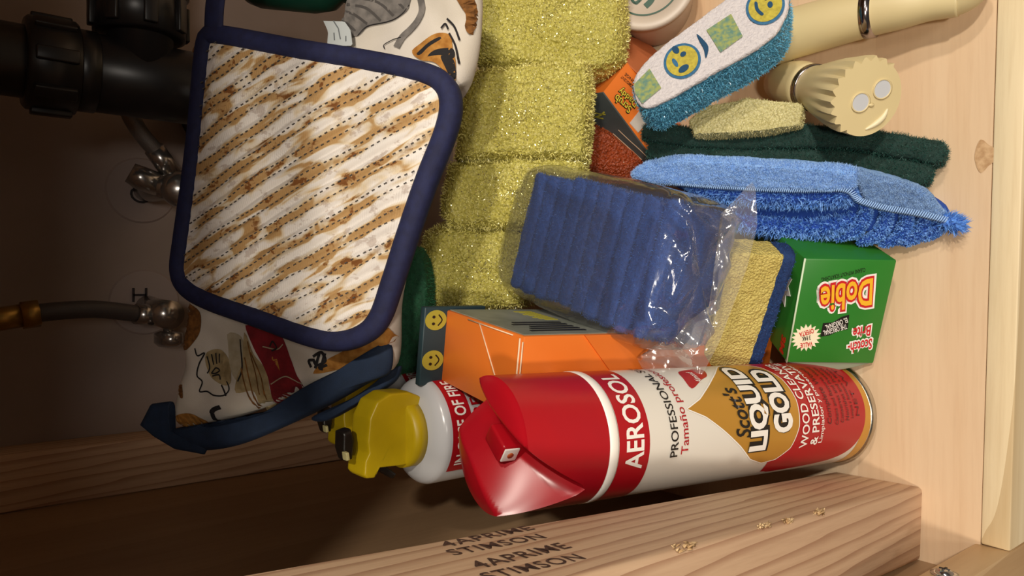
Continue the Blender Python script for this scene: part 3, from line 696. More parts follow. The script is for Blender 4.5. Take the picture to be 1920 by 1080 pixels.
# ------------------------------------------------------------------ green pad behind the potholder
gpf = fr_n(P(760, 590, .505), (.0, -.70, .70))
M_gpad = plain('green_pad', '1d5a3c', .8, c2='17482f', ns=300, bump=.6, bs=900)
gp = foam('green_scouring_pad', gpf.M, pad(gpf.out([(770, 462), (792, 480), (801, 530), (802, 610), (797, 660), (780, 694), (735, 704), (700, 690), (690, 600), (705, 500)]), .028, 110, 24, .85, 3, True, 12), M_gpad, plain('green_fibre', '2a7048', .6), 7000, .0018, .00014, 'bright green scouring pad tucked between the oven mitt and orange carton', 'scouring pad', amp=.0006, amp2=.001, seed=5.0)
bl = new('barcode_label', prism(gpf.out([(712, 622), (730, 606), (733, 640), (731, 676), (716, 668), (722, 645)]), .0012, .0016), plain('label_paper', 'b99d92', .7), gp, smooth=False)
new('barcode_bars', join(*[prism(gpf.out([(716 + k * 2.0, 632 + k * 4.2), (731, 627 + k * 4.2), (731, 629 + k * 4.2), (716 + k * 2.0, 634.4 + k * 4.2)]), .0017, .0019) for k in range(7)]), plain('bar_ink', '5c3a34', .7), bl, smooth=False)

# ------------------------------------------------------------------ cartons
M_or = plain('orange_card', 'e0762a', .42, c2='dc7024', ns=15)
M_teal = plain('teal_card', '20363d', .5); M_gry = plain('grey_card', '8a8c80', .5, c2='6f7468', ns=40); M_smile = plain('smile_yellow', 'a9a03a', .5)
M_card = plain('card_edge', 'e8c9a8', .7)
obf = Fr(CAM + (Vector((-.0266, .3117, .2192)) - CAM) * .95, (.138, .986, -.097), (-.99, .138, .002)); OA, OB, OC = .0855, .0447, .205
ob = thing('orange_carton', obf.M, 'plain orange carton standing behind the red aerosol can', 'carton')
# local: x back, y left, z up; the top face lies at z=0
new('carton_body', box((0, 0, -OC), (OA, OB, 0), .0012), M_or, ob, smooth='auto')
new('side_panel', box((.002, -.0006, -OC + .004), (OA - .002, -.0001, -.0015)), M_gry, ob, smooth=False)
sp_ = [box((.010 + .006 * k, -.0010, -.050), (.0125 + .006 * k, -.0005, -.012 - .004 * (k % 3))) for k in range(5)]
new('side_print', join(*sp_), blk_pr, ob, smooth=False)
new('side_print', join(*[box((.044 + .0035 * k, -.0010, -.055), (.0462 + .0035 * k, -.0005, -.046 + .002 * (k % 3))) for k in range(9)]), M_smile, ob, smooth=False)
new('flap_crease', join(tube([(.045, .001, .0003), (.012, OB * .92, .0003)], .0004, 6), tube([(.0025, .0015, .0006), (.0025, OB, .0006)], .0005, 6), tube([(.0, .003, .0003), (.0, OB, .0003)], .0004, 6), tube([(.058, .0012, .0003), (.01, .0012, .0003)], .0004, 6)), M_card, ob)
new('front_flap', prism([Vector((0, -.040)), Vector((OB, -.085)), Vector((OB, -.19)), Vector((0, -.19))], 0, .0012), M_or, ob, Matrix(((0, 0, -1, 0), (1, 0, 0, 0), (0, 1, 0, 0), (0, 0, 0, 1))), smooth=False)
bpn = new('back_panel', box((OA - .001, -.002, -.03), (OA + .004, OB + .002, .0165), .0008), M_teal, ob, Matrix.Translation((OA, 0, 0)) @ Matrix.Rotation(-.12, 4, 'Y') @ Matrix.Translation((-OA, 0, 0)))
for k, yy in enumerate((.006, .031)):
    d0 = prism(disc((0, 0), .0062, .0078), 0, .0003); e = join(prism(disc((-.002, .0018), .0009, .0011), .0003, .0005), prism(disc((.0022, .0018), .0009, .0011), .0003, .0005), [(lambda r: ([Vector((v.x, v.y, .0004)) for v in r[0]], r[1]))(ribbon(spline([Vector((-.0034, -.0016)), Vector((0, -.0044)), Vector((.0034, -.0016))], 10), .0009))][0])
    Mm = Matrix.Translation((OA - .0011, yy, .0082)) @ Matrix(((0, 0, -1, 0), (1, 0, 0, 0), (0, 1, 0, 0), (0, 0, 0, 1)))
    s1 = new('smile_print', xf(d0, Mm), M_smile, bpn, smooth=False); new('smile_print_face', xf(e, Mm), blk_pr, bpn, smooth=False)

# orange carton with a window showing an orange scrubber
wf = fr_pts(P(1130, 174, .535), P(1221, 296, .550), P(1176, 117, .548))
wb = thing('window_carton', wf.M, 'orange and grey carton with window and printed logo, behind the oval sponge', 'carton')
wl = (P(1221, 296, .55) - P(1130, 174, .535)).length
fo = wf.out([(1130, 174), (1176, 117), (1262, 200), (1300, 290), (1240, 320), (1221, 296)])
body = prism(fo, -.060, 0); new('carton_body', body, M_or, wb, smooth=False)
logo = wf.out([(1149, 181), (1162, 163)])
lx = (wf.px(1188, 188) - wf.px(1166, 205)); la = math.atan2(lx.y, lx.x)
c0 = wf.px(1172, 186)
tdir = wf.px(1150, 172) - wf.px(1186, 204); ta = math.atan2(tdir.y, tdir.x)
def wtext(s, w, h, u, v, off, z): 
    c = wf.px(u, v); return move(fit_text(s, w, h, off), c.x, c.y, z, ta)
new('logo_backing', join(wtext('Scrub', .0165, .0078, 1167, 195, .07, .0003), wtext('Daddy', .0185, .0085, 1177, 182, .07, .0003)), blk_pr, wb, smooth=False)
lg = new('logo_lettering', join(wtext('Scrub', .0155, .0064, 1167, 195, .012, .0007), wtext('Daddy', .0175, .007, 1177, 182, .012, .0007)), plain('logo_yellow', 'd9c640', .5), wb, smooth=False)
new('small_print', join(*[wtext(t, .014, .0026, u, v, .004, .0004) for t, u, v in (('FRESH SCENT', 1177, 155), ('SPONGE', 1184, 150), ('PACK', 1188, 165))]), blk_pr, wb, smooth=False)
new('paper_seal', prism(wf.out([(1180, 231), (1200, 206), (1216, 226), (1196, 249)]), 0, .0006), plain('seal_white', 'c8c0b8', .5), wb, smooth=False)
tf = fr_pts(P(1130, 174, .535), P(1221, 296, .550), P(1130, 174, .535) - wf.Z * .06); tf = Fr(tf.O + tf.Z * .0016, tf.X, tf.Y)
new('window_panel', prism(tf.out([(1130, 174), (1224, 300), (1210, 308), (1175, 284), (1150, 258), (1125, 240), (1104, 232), (1080, 225), (1080, 181)]), -.0012, 0), plain('slate_card', '4d5354', .5, c2='454b4c', ns=60), wb, wf.M.inverted() @ tf.M, smooth=False)
S = [ribbon(spline(tf.out(q), 16), .0012) for q in ([(1106, 214), (1118, 219), (1132, 222)], [(1110, 208), (1124, 213), (1136, 214)], [(1112, 220), (1126, 216), (1134, 209)])]
new('panel_print', ([Vector((v.x, v.y, .0004)) for v in join(*S)[0]], join(*S)[1]), M_smile, wb, wf.M.inverted() @ tf.M, smooth=False)
S = [ribbon(spline(tf.out(q), 20), .0010) for q in ([(1160, 243), (1180, 262), (1200, 280), (1216, 296)], [(1150, 250), (1170, 268), (1192, 288), (1204, 299)])]
new('panel_trim_print', ([Vector((v.x, v.y, .0004)) for v in join(*S)[0]], join(*S)[1]), M_card, wb, wf.M.inverted() @ tf.M, smooth=False)
fl = fr_pts(P(1176, 117, .548), P(1262, 200, .552), P(1190, 60, .60))
new('open_flap', prism(fl.out([(1176, 117), (1262, 200), (1280, 140), (1215, 80), (1176, 66)]), -.0010, 0), plain('orange_shaded', 'b8683c', .7), wb, wf.M.inverted() @ fl.M, smooth=False)  # flap colour is the carton orange with its shade put in
M_osp = sponge_mat('orange_foam', 'a8461a', '9a3d14', '6e2a0c', 520, .3)
osf = fr_n(P(1150, 280, .553), (-.25, -.72, .65))
foam('orange_scrubber', osf.M, pad(osf.out([(1070, 230), (1108, 228), (1150, 255), (1205, 300), (1215, 330), (1170, 350), (1110, 345), (1075, 300)]), .03, 110, 24, .85, 3, True, 12), M_osp, plain('orange_fibre', 'c9622c', .2, spec=.8), 5000, .0012, .00012, 'rust orange scrubber showing through the carton window', 'sponge', seed=6.0, amp=.0007)

# ------------------------------------------------------------------ blue pads in a clear bag
bgf = Fr((.0781, .3749, .1567), (-.239, -.968, .076), (.964, -.245, -.10)); BL, BW, BD = .13, .078, .050
# local: x towards the viewer, y to the right of the cabinet (negative goes left), z up
M_bl = plain('blue_pad', '1a4c9c', .75, c2='143f88', ns=500, bump=.8, bs=1400)
M_bf = plain('blue_fibre', '2d62b4', .6)
NP = 10; tk = BL / NP; rb = random.Random(8)
for k in range(NP):
    y0 = rb.uniform(-.0012, .0012); z0 = rb.uniform(-.0016, .0006) - (.004 if k == NP - 1 else 0)
    q = [Vector((-BW + y0, -BD + z0)), Vector((y0, -BD + z0)), Vector((y0, z0)), Vector((-BW + y0, z0))]
    vf = pad(q, tk * .94, 130, 14, .90, 2.2, False, 7); vf = rough(vf, .0005, 500, .0010, 60, k * 3.1)
    Mk = bgf.M @ Matrix.Translation((tk * (k + 1), 0, 0)) @ Matrix(((0, 0, 1, 0), (1, 0, 0, 0), (0, 1, 0, 0), (0, 0, 0, 1)))
    nth = ('rearmost', 'second', 'third', 'fourth', 'fifth', 'sixth', 'seventh', 'eighth', 'ninth')[min(k, 8)]; lab_ = (nth + ' blue scouring pad in the bag' + (', beside the yellow sponges' if k == 0 else ', counting from the yellow sponges')) if k < NP - 1 else 'frontmost blue scouring pad in the bag, pressed against the crumpled film'
    r = thing('blue_scouring_pad', Mk, lab_, 'scouring pad', 'blue pads in the clear bag')
    new('pad_body', vf, M_bl, r); new('fibres', fuzz(vf, 6000, .0014, .00014, .6, None, k + 1), M_bf, r, smooth=False, kind='stuff')
def film_mat(name, dif):
    t = NT(name); nt = t.t; co = t.co()
    tr = t.n('ShaderNodeBsdfTransparent'); tr.inputs[0].default_value = (.95, .95, .95, 1); gl = t.n('ShaderNodeBsdfGlossy'); gl.inputs['Roughness'].default_value = .10; gl.inputs['Color'].default_value = (1, 1, 1, 1)
    df = t.n('ShaderNodeBsdfDiffuse'); df.inputs[0].default_value = (.75, .73, .72, 1); fr = t.n('ShaderNodeFresnel', IOR=1.5)
    bp_ = t.n('ShaderNodeBump', Strength=.5, Distance=.0012); t.l(t.noise(co, 55, 3, .55, .8), bp_.inputs['Height'])
    for x in (gl, fr): t.l(bp_.outputs[0], x.inputs['Normal'])
    m1 = t.n('ShaderNodeMixShader'); m1.inputs[0].default_value = dif; t.l(tr.outputs[0], m1.inputs[1]); t.l(df.outputs[0], m1.inputs[2])
    m2 = t.n('ShaderNodeMixShader'); t.l(t.math('MINIMUM', t.math('MULTIPLY', fr.outputs[0], 1.3), .6), m2.inputs[0]); t.l(m1.outputs[0], m2.inputs[1]); t.l(gl.outputs[0], m2.inputs[2]); t.l(m2.outputs[0], t.out.inputs[0])
    return t.m
film = film_mat('clear_film', .045); film2 = film_mat('folded_film', .13)
bag = thing('clear_bag', bgf.M, 'clear crumpled plastic bag holding a row of blue scouring pads', 'plastic bag')
def ridged(v, s): return 1 - abs(noise.noise(v * s)) * 2
def wrapfn(v):
    x, y, z = v.x, v.y, v.z
    e = max(0, (x - BL * .86) / (BL * .2)); a = .0010 + .0055 * min(1, e)
    n_ = a * (ridged(Vector((x, y * 1.3, z)) + Vector((4, 2, 1)), 55) - .6) + .0015 * noise.noise(v * 40)
    c = Vector((BL / 2, -BW / 2, -BD / 2)); d = (v - c); d = Vector((d.x / BL, d.y / BW, d.z / BD)).normalized(); return v + d * n_
V, Fc = [], []
def sup(t, p): return math.copysign(abs(t) ** p, t)
NU, NV = 110, 70
hx, hy, hz = BL / 2 + .016, BW / 2 + .007, BD / 2 + .0055
for j in range(NV + 1):
    ph_ = -math.pi / 2 + math.pi * j / NV
    for i in range(NU):
        th = 2 * math.pi * i / NU; p = .28
        V.append(wrapfn(Vector((BL / 2 - .006 + hx * sup(math.sin(ph_), p * 1.6), -BW / 2 + hy * sup(math.cos(ph_), p) * sup(math.cos(th), p), -BD / 2 + hz * sup(math.cos(ph_), p) * sup(math.sin(th), p)))))
for j in range(NV):
    for i in range(NU): Fc.append((j * NU + i, j * NU + (i + 1) % NU, (j + 1) * NU + (i + 1) % NU, (j + 1) * NU + i))
new('film', (V, Fc), film, bag)
def sheet(fr, poly, n=90, rings=30, amp=.006, sc=45, seed=0.0):
    o = resample(fr.out(poly), n); c = sum(o, Vector((0, 0))) / n; V = [Vector((c.x, c.y, 0))]; Fc = []
    for k in range(1, rings + 1):
        for q in o: w = c.lerp(q, k / rings); V.append(Vector((w.x, w.y, 0)))
    for i in range(n):
        j = (i + 1) % n; Fc.append((0, 1 + i, 1 + j))
        for k in range(rings - 1): Fc.append((1 + k * n + i, 1 + (k + 1) * n + i, 1 + (k + 1) * n + j, 1 + k * n + j))
    return [Vector((v.x, v.y, amp * (ridged(Vector((v.x + seed, v.y, seed)), sc) - .5) + amp * .4 * noise.noise(Vector((v.x, v.y, seed)) * sc * 2.4))) for v in V], Fc
ff = fr_pts(P(1362, 402, .405), P(1311, 673, .415), P(1415, 420, .400))
new('sealed_end', sheet(ff, [(1352, 402), (1380, 372), (1408, 340), (1416, 345), (1421, 420), (1402, 500), (1350, 640), (1318, 700), (1272, 765), (1250, 738), (1205, 692), (1192, 672), (1250, 668), (1300, 672), (1325, 600), (1350, 480)], amp=.006, sc=34, seed=2), film2, bag, bgf.M.inverted() @ ff.M)

# ------------------------------------------------------------------ green dish pad box
dbf = Fr((.0184, .2428, .0525), (-.016, -.612, -.791), (.93, -.30, .213)); DW, DH, DD = .056, .070, .105
dbf = Fr(CAM + (Vector((.0184, .2428, .0488)) - CAM) * .965, (-.016, -.612, -.791), (.93, -.30, .213))
M_gr = plain('green_card', '2e7d2b', .38, c2='2a7728', ns=20)
db = thing('dish_pad_box', dbf.M, 'green box of cleaning pads with yellow lettering lying on the cabinet floor', 'box')
# local: x down the face, -y to the left, z out of the label face
new('box_body', box((0, -DH, -DD), (DW, 0, 0), .0012), M_gr, db, smooth='auto')
new('box_edge', join(tube([(0, 0, 0), (0, -DH, 0)], .0006, 8)), plain('card_worn', 'cfe0c2', .6), db)
new('end_flap', pad([Vector((x, -DH - .0005 - .006 * math.sin(math.pi * min(1, x / DW)))) for x in [DW * k / 12 for k in range(13)]] + [Vector((DW, -DH + .002)), Vector((0, -DH + .002))], .0016, 60, 4, .9, 2, False, 3, top=-.002), plain('flap_inside', '8a917c', .6), db)
def dpx(u, v): return dbf.px(u, v)
def dtext(s, a, b, h, off, z, shear=0.0, grow=0.0):
    a = dpx(*a); b = dpx(*b); d = b - a; w = d.length; c = (a + b) / 2; return move(fit_text(s, w + grow, h + grow, off, shear), c.x, c.y, z, math.atan2(d.y, d.x))
yl_pr = plain('yellow_print', 'f0b62c', .4); rd_pr = plain('red_letter', 'c8232a', .4)
new('lettering', dtext('Dobie', (1640, 545), (1534, 562), .0215, .16, .0003, .1, .002), wht_pr, db, smooth=False)
new('lettering', dtext('Dobie', (1638, 545), (1536, 562), .0205, .085, .0006, .1, .0005), rd_pr, db, smooth=False)
new('lettering', dtext('Dobie', (1636, 545), (1538, 562), .0180, .02, .0009, .1), yl_pr, db, smooth=False)
new('lettering', dtext('Scotch-', (1636, 643), (1588, 653), .0082, .09, .0003, .2, .0012), wht_pr, db, smooth=False)
new('lettering', dtext('Scotch-', (1635, 643), (1589, 653), .0075, .02, .0006, .2), rd_pr, db, smooth=False)
new('lettering', dtext('Brite', (1634, 618), (1598, 624), .0080, .09, .0003, .2, .0012), wht_pr, db, smooth=False)
new('lettering', dtext('Brite', (1633, 618), (1599, 624), .0073, .02, .0006, .2), rd_pr, db, smooth=False)
bn = new('banner', prism([dpx(*q) for q in ((1592, 590), (1589, 617), (1572, 620), (1555, 628), (1538, 631), (1543, 606), (1562, 604), (1578, 594))], 0, .0004), blk_pr, db, smooth=False)
new('lettering', join(dtext('THE ORIGINAL', (1587, 611), (1543, 624), .0036, .01, .0007), dtext('EL ORIGINAL', (1588, 599), (1547, 614), .0036, .01, .0007)), wht_pr, bn, smooth=False)
sc_ = dpx(1511, 633); star = []
for k in range(36): rr = .0094 if k % 2 == 0 else .0068; star.append(sc_ + Vector((math.cos(k * math.pi / 18), math.sin(k * math.pi / 18))) * rr)
sb = new('starburst', prism(star, 0, .0004), plain('cream_print', 'f3e9cc', .45), db, smooth=False)
new('lettering', join(dtext('VALUE', (1523, 644), (1500, 647), .0034, .02, .0007), dtext('OFERTA', (1525, 619), (1498, 627), .0034, .02, .0007)), rd_pr, sb, smooth=False)
new('lettering', dtext('3 PAK', (1519, 632), (1503, 635), .0032, .02, .0007), blk_pr, sb, smooth=False)
new('lettering', dtext('CLEANS WITHOUT SCRATCHING', (1622, 505), (1540, 524), .0026, .004, .0004), blk_pr, db, smooth=False)
# print on the end panel (x = 0 side)
EP = Matrix(((0, 0, -1, -.0003), (1, 0, 0, 0), (0, 1, 0, 0), (0, 0, 0, 1)))
new('side_lettering', xf(move(fit_text('3M', .012, .0075, .06), -.062, -.010, 0, math.pi), EP), plain('red_orange', 'd0301c', .4), db, smooth=False)
new('side_starburst', xf(prism([Vector((-.026 + math.cos(k * math.pi / 9) * (.016 if k % 2 else .010), -.026 + math.sin(k * math.pi / 9) * (.016 if k % 2 else .010))) for k in range(18)], 0, .0004), EP), wht_pr, db, smooth=False)

# ------------------------------------------------------------------ two-layer sponge on the green box
sf_ = Fr((.0187, .2364, .0828), (-.063, -.515, -.855), (.877, -.438, .199)); SWd, SL = .032, .080
M_ysp = sponge_mat('pale_yellow_sponge', 'dccb78', 'd3c06a', 'b09c4c', 700, .6, .0009, .1)
sr = thing('scrub_sponge', sf_.M, 'pale yellow sponge with blue scouring back leaning on the green box', 'sponge')
v1 = pad([Vector((-SWd, -SL)), Vector((0, -SL)), Vector((0, 0)), Vector((-SWd, 0))], .022, 150, 26, .95, 5, False, 12); v1 = rough(v1, .0006, 600, .0007, 120, 2.2)
new('sponge_layer', v1, M_ysp, sr)
hb = []; rnd = random.Random(5)
v2 = pad([Vector((-.001, -SL - .001)), Vector((.008, -SL - .001)), Vector((.008, .0015)), Vector((-.001, .0015))], .022, 150, 10, .8, 3, False, 8); v2 = rough(v2, .0007, 500, 0, 1, 1.1)
new('scouring_layer', v2, plain('navy_scour', '16366c', .8, c2='102a58', ns=500, bump=.8, bs=1400), sr); new('fibres', fuzz(v2, 2500, .0014, .00013, .6, None, 77), plain('navy_fibre', '24508e', .6), sr, smooth=False, kind='stuff')
# ------------------------------------------------------------------ blue microfibre cloth
J0 = P(1190, 320, .505); jf = fr_pts(J0, P(1795, 420, .428), P(1500, 452, .478))
terry = plain('terry_blue', '709cdc', .9, c2='8eb6ec', ns=180, bump=.6, bs=900); pile = plain('pile_blue', '3f76cf', .8, c2='5b90de', ns=120); deep = plain('deep_blue', '1c46a0', .9)
cl = thing('microfibre_cloth', jf.M, 'folded sky blue microfibre cloth with shaggy pile resting on the cabinet floor', 'cloth')
vb_ = pad(jf.out([(1196, 332), (1240, 318), (1400, 330), (1590, 345), (1700, 372), (1775, 412), (1760, 432), (1700, 455), (1600, 448), (1440, 432), (1330, 400), (1230, 350)]), .020, 130, 20, .8, 2, True, 8, top=-.006)
new('cloth_core', vb_, deep, cl)
vt = pad(jf.out([(1184, 330), (1206, 308), (1250, 297), (1330, 297), (1460, 306), (1597, 316), (1612, 345), (1596, 352), (1500, 350), (1400, 348), (1300, 342), (1215, 338)]), .012, 150, 20, .85, 2, True, 8, top=.004)
vt = rough(vt, .0006, 400, .0012, 60, 1)
tp = new('terry_fold', vt, terry, cl); new('terry_loops', fuzz(vt, 16000, .0015, .00016, .5, lambda p: p.z > -.003, 3), plain('terry_fibre', '9cc2f2', .7), tp, smooth=False, kind='stuff')
vt2 = pad(jf.out([(1594, 318), (1640, 332), (1700, 346), (1738, 365), (1760, 392), (1772, 406), (1740, 398), (1700, 390), (1660, 384), (1622, 370), (1612, 345)]), .010, 110, 16, .85, 2, True, 7, top=.001)
vt2 = rough(vt2, .0006, 400, .0012, 60, 2)
tp2 = new('terry_flap', vt2, plain('terry_pale', '6b8fc4', .9, c2='83a5d2', ns=200, bump=.6, bs=900), cl); new('terry_loops', fuzz(vt2, 8000, .0012, .00015, .5, lambda p: p.z > -.003, 4), plain('terry_fibre_pale', '8fb0da', .7), tp2, smooth=False, kind='stuff')
def roll(name, pts, r, count, ln, seed, z=.0, mat=deep):
    c = [Vector((*jf.px(u, v, z), z - r)) for u, v in pts]; n = 40; tv = tube(c, [r * .55] + [r] * (len(pts) - 2) + [r * .5], 16, n)
    o = new(name, tv, mat, cl); new('strands', fuzz(tv, count, ln, .00042, .38, lambda p: p.z > z - r * 1.6, seed), plain('strand_blue', '7fb0f0', .6, c2='4d84d8', ns=250), o, smooth=False, kind='stuff'); return o
roll('pile_roll', [(1290, 362), (1400, 372), (1500, 376), (1575, 372), (1604, 362)], .0058, 4200, .0036, 11, .002)
roll('pile_roll', [(1300, 408), (1400, 424), (1490, 434), (1560, 430), (1606, 412)], .0062, 4200, .0036, 12, -.001)
for k, q in enumerate(([(1622, 378), (1620, 410), (1600, 440), (1565, 452)], [(1660, 390), (1660, 418), (1644, 446), (1608, 460)], [(1698, 394), (1698, 424), (1684, 450), (1650, 464)], [(1732, 400), (1732, 426), (1718, 448), (1692, 462)], [(1762, 408), (1760, 424), (1748, 440), (1728, 452)])):
    roll('pile_row', q, .0036, 1200, .0015, 20 + k, -.001)
st_ = [jf.px(u, v) for u, v in ((1205, 334), (1300, 343), (1400, 350), (1500, 353), (1585, 352), (1612, 372), (1660, 386), (1720, 396), (1780, 410))]; st_ = resample(spline(st_, 300) + spline(st_, 300)[::-1], 300)[:150]; S = []
for i in range(0, 149): 
    a = st_[i]; d = (st_[i + 1] - a); s_ = Vector((-d.y, d.x)).normalized(); S.append(tube([(a.x - s_.x * .0020, a.y - s_.y * .0020, .0030), (a.x + d.x * .4, a.y + d.y * .4, .0044), (a.x + s_.x * .0020 + d.x, a.y + s_.y * .0020 + d.y, .0024)], .00045, 5))
new('overlock_stitching', join(*S), plain('stitch_blue', '9cc0f0', .7), cl, kind='stuff')
tl = [Vector((*jf.px(u, v), 0)) for u, v in ((1770, 412), (1788, 418), (1802, 426))]
new('corner_tassel', join(tube(tl, [.003, .0035, .0028], 10, 8), fuzz(tube(tl, [.003, .0035, .0028], 10, 8), 500, .004, .0003, .4, None, 6, lean=(.6, .1, 0))), plain('tassel_blue', '5d95e6', .7), cl, smooth=False)

# ------------------------------------------------------------------ dark green scouring pads
def bar(path, th, dp, side, n=70, m=28):
    """thick band along a path: th wide along `side`, dp deep behind it; rounded section"""
    V = []; Fc = []; pts = spline(path, n)
    for k, p in enumerate(pts):
        t = (pts[min(k + 1, n - 1)] - pts[max(k - 1, 0)]).normalized(); s = (side - t * side.dot(t)).normalized(); d = t.cross(s)
        if d.dot(ray(960, 540)) < 0: d = -d
        e = min(1, k / 3, (n - 1 - k) / 3) ** .5 if 0 < k < n - 1 else .3
        for i in range(m):
            a = 2 * math.pi * i / m; cx, sx_ = math.cos(a), math.sin(a); V.append(p + s * (sup(cx, .55) * th / 2 * (.35 + .65 * e)) + d * (dp / 2 + sup(sx_, .35) * dp / 2 * (.8 + .2 * e)))
    for k in range(n - 1):
        for i in range(m): Fc.append((k * m + i, k * m + (i + 1) % m, (k + 1) * m + (i + 1) % m, (k + 1) * m + i))
    Fc += [tuple(range(m))[::-1], tuple(range((n - 1) * m, n * m))]
    return V, Fc
M_dg = plain('dark_green_pad', '0f2b25', .85, c2='143530', ns=400, bump=.8, bs=1200); M_dgf = plain('dark_green_fibre', '245048', .6)
SD = Vector((-1, .0, 0))
def gpad(path, th, dp, label, seed):
    pts = [P(*q) for q in path]; o = pts[-1].copy(); vf = bar([p - o for p in pts], th, dp, SD); vf = rough(vf, .0007, 450, .0014, 90, seed)
    r = thing('dark_green_scouring_pad', o, label, 'scouring pad', 'dark green scouring pads standing on edge')
    new('pad_body', vf, M_dg, r); new('fibres', fuzz(vf, 14000, .0020, .00014, .7, None, int(seed * 7)), M_dgf, r, smooth=False, kind='stuff')
gpad([(1205, 243, .500), (1300, 256, .492), (1400, 260, .482), (1500, 256, .465), (1590, 256, .452), (1680, 272, .440), (1772, 290, .4265)], .0138, .017, 'dark green scouring pad on edge, next to the cream brush end', 1.0)
gpad([(1215, 278, .503), (1300, 294, .494), (1400, 298, .484), (1500, 298, .468), (1590, 303, .455), (1660, 316, .445), (1745, 328, .4325)], .0138, .016, 'dark green scouring pad on edge, lying against the blue cloth', 2.0)

# ------------------------------------------------------------------ cream dish wands
M_cr = plain('cream_plastic', 'd6c596', .42, c2='d2c092', ns=20); M_st2 = plain('ring_steel', 'a99fa0', .16, 1.0)
E0 = P(1626, 184, .415); wd = (P(1462, 152, .508) - E0).normalized()
wn = Fr(E0, RT - wd * wd.x, wd.cross(RT) * -1)    # local x right, y up, z towards the viewer
if wn.Z.dot(wd) > 0: wn = Fr(E0, wn.X, -wn.Y)
wand = thing('dish_wand', wn.M, 'cream plastic dish wand whose end plate has a smiling face', 'brush')
def head(V0=None):
    n = 144; prof = [(0.0212, 0), (.0215, -.003), (.0214, -.010), (.0205, -.020), (.0188, -.030), (.0162, -.042), (.0142, -.050), (.0138, -.0545)]; V = []; Fc = []
    for r, z in prof:
        for i in range(n):
            a = 2 * math.pi * i / n; hair = math.sin(a + .5) > -.1; k = max(0, 1 + z / .026) if hair else 0
            saw = abs(((i * 22 / n * 1.0) % 1) - .5) * 2
            rr = r + (k * (.0034 * saw - .0016)); V.append(Vector((rr * math.cos(a), rr * math.sin(a) * .97, z)))
    for q in range(len(prof) - 1):
        for i in range(n): Fc.append((q * n + i, (q + 1) * n + i, (q + 1) * n + (i + 1) % n, q * n + (i + 1) % n))
    c = len(V); V.append(Vector((0, 0, 0))); 
    for i in range(n): Fc.append((i, (i + 1) % n, c))
    return V, Fc
hdm = new('wand_head', head(), M_cr, wand, smooth='auto')
# raised plate rim, sunk eyes, nose and grin; the face is turned on its side
def fpx(u, v): return wn.px(u, v)
def eye(u, v):
    c = fpx(u, v); return join(lathe([(.0058, .0001), (.0062, .0006), (.0052, .0006), (.0046, .0001)], 28))[0], lathe([(.0058, .0001), (.0062, .0006), (.0052, .0006), (.0046, .0001)], 28)[1], c
for (u, v) in ((1613, 192), (1654, 167)):
    c = fpx(u, v); q = lathe([(.0056, .0), (.0058, .0006), (.0050, .0007), (.0048, .0001)], 28); new('eye_rim', ([Vector((p.x + c.x, p.y + c.y, p.z)) for p in q[0]], q[1][:-2]), M_cr, hdm)
    new('eye_hole', ([Vector((p.x, p.y, .0003)) for p in fill(disc((c.x, c.y), .0049, .0054))[0]], fill(disc((c.x, c.y), .0049, .0054))[1]), plain('eye_pale', 'c3c6cc', .4), hdm, smooth=False)
c = fpx(1633, 197); new('nose', ([Vector((p.x * .0013 + c.x, p.y * .0022 + c.y, p.z * .0012)) for p in lathe([(.001, 1), (.7, .7), (1, 0)], 14)[0]], lathe([(.001, 1), (.7, .7), (1, 0)], 14)[1]), M_cr, hdm)
gp_ = spline([fpx(u, v) for u, v in ((1664, 204), (1655, 220), (1640, 233), (1622, 243))], 24)
new('grin', ([Vector((p.x, p.y, p.z)) for p in tube([Vector((g.x, g.y, .0001)) for g in gp_], [.0003 + .0014 * math.sin(math.pi * (i + .5) / 24) for i in range(24)], 8)[0]], tube([Vector((g.x, g.y, .0001)) for g in gp_], [.0003 + .0014 * math.sin(math.pi * (i + .5) / 24) for i in range(24)], 8)[1]), plain('grin_pale', 'e3d8b4', .4), hdm)
new('steel_ring', lathe([(.0138, -.0545), (.0146, -.0545), (.0146, -.0562), (.0140, -.0567), (.0146, -.0572), (.0146, -.0590), (.0138, -.0590)], 40), M_st2, wand)
new('wand_handle', lathe([(.0140, -.0590), (.0146, -.066), (.0152, -.072), (.0150, -.085), (.0130, -.098), (.007, -.102), (.0001, -.103)], 40), M_cr, wand)
# second wand handle, mostly behind the oval sponge
h2 = [onZ(u, v, z) for u, v, z in ((1800, 2, .020), (1745, 6, .023), (1690, 14, .026), (1632, 24, .029), (1560, 42, .033), (1490, 62, .036), (1420, 85, .040), (1360, 105, .043))]
H0 = h2[0].copy(); hr = [.0085, .0100, .0125, .0140, .0152, .0160, .0165, .0150]
w2 = thing('dish_wand', H0, 'cream plastic dish wand handle with steel ring, poking out past the oval sponge', 'brush')
L2 = [p - H0 for p in h2]
new('wand_handle', tube(L2, hr, 32, 60), M_cr, w2)
dr = (L2[3] - L2[2]).normalized(); new('steel_ring', tube([L2[3] - dr * .003, L2[3] + dr * .003], [.0149, .0149], 40), M_st2, w2)
new('hook_end', tube([L2[0] + Vector((.001, .006, .0)), L2[0] - Vector((-.004, .004, .000)), L2[0] - Vector((-.012, .012, -.002))], [.0090, .0096, .0080], 24, 14), M_cr, w2)

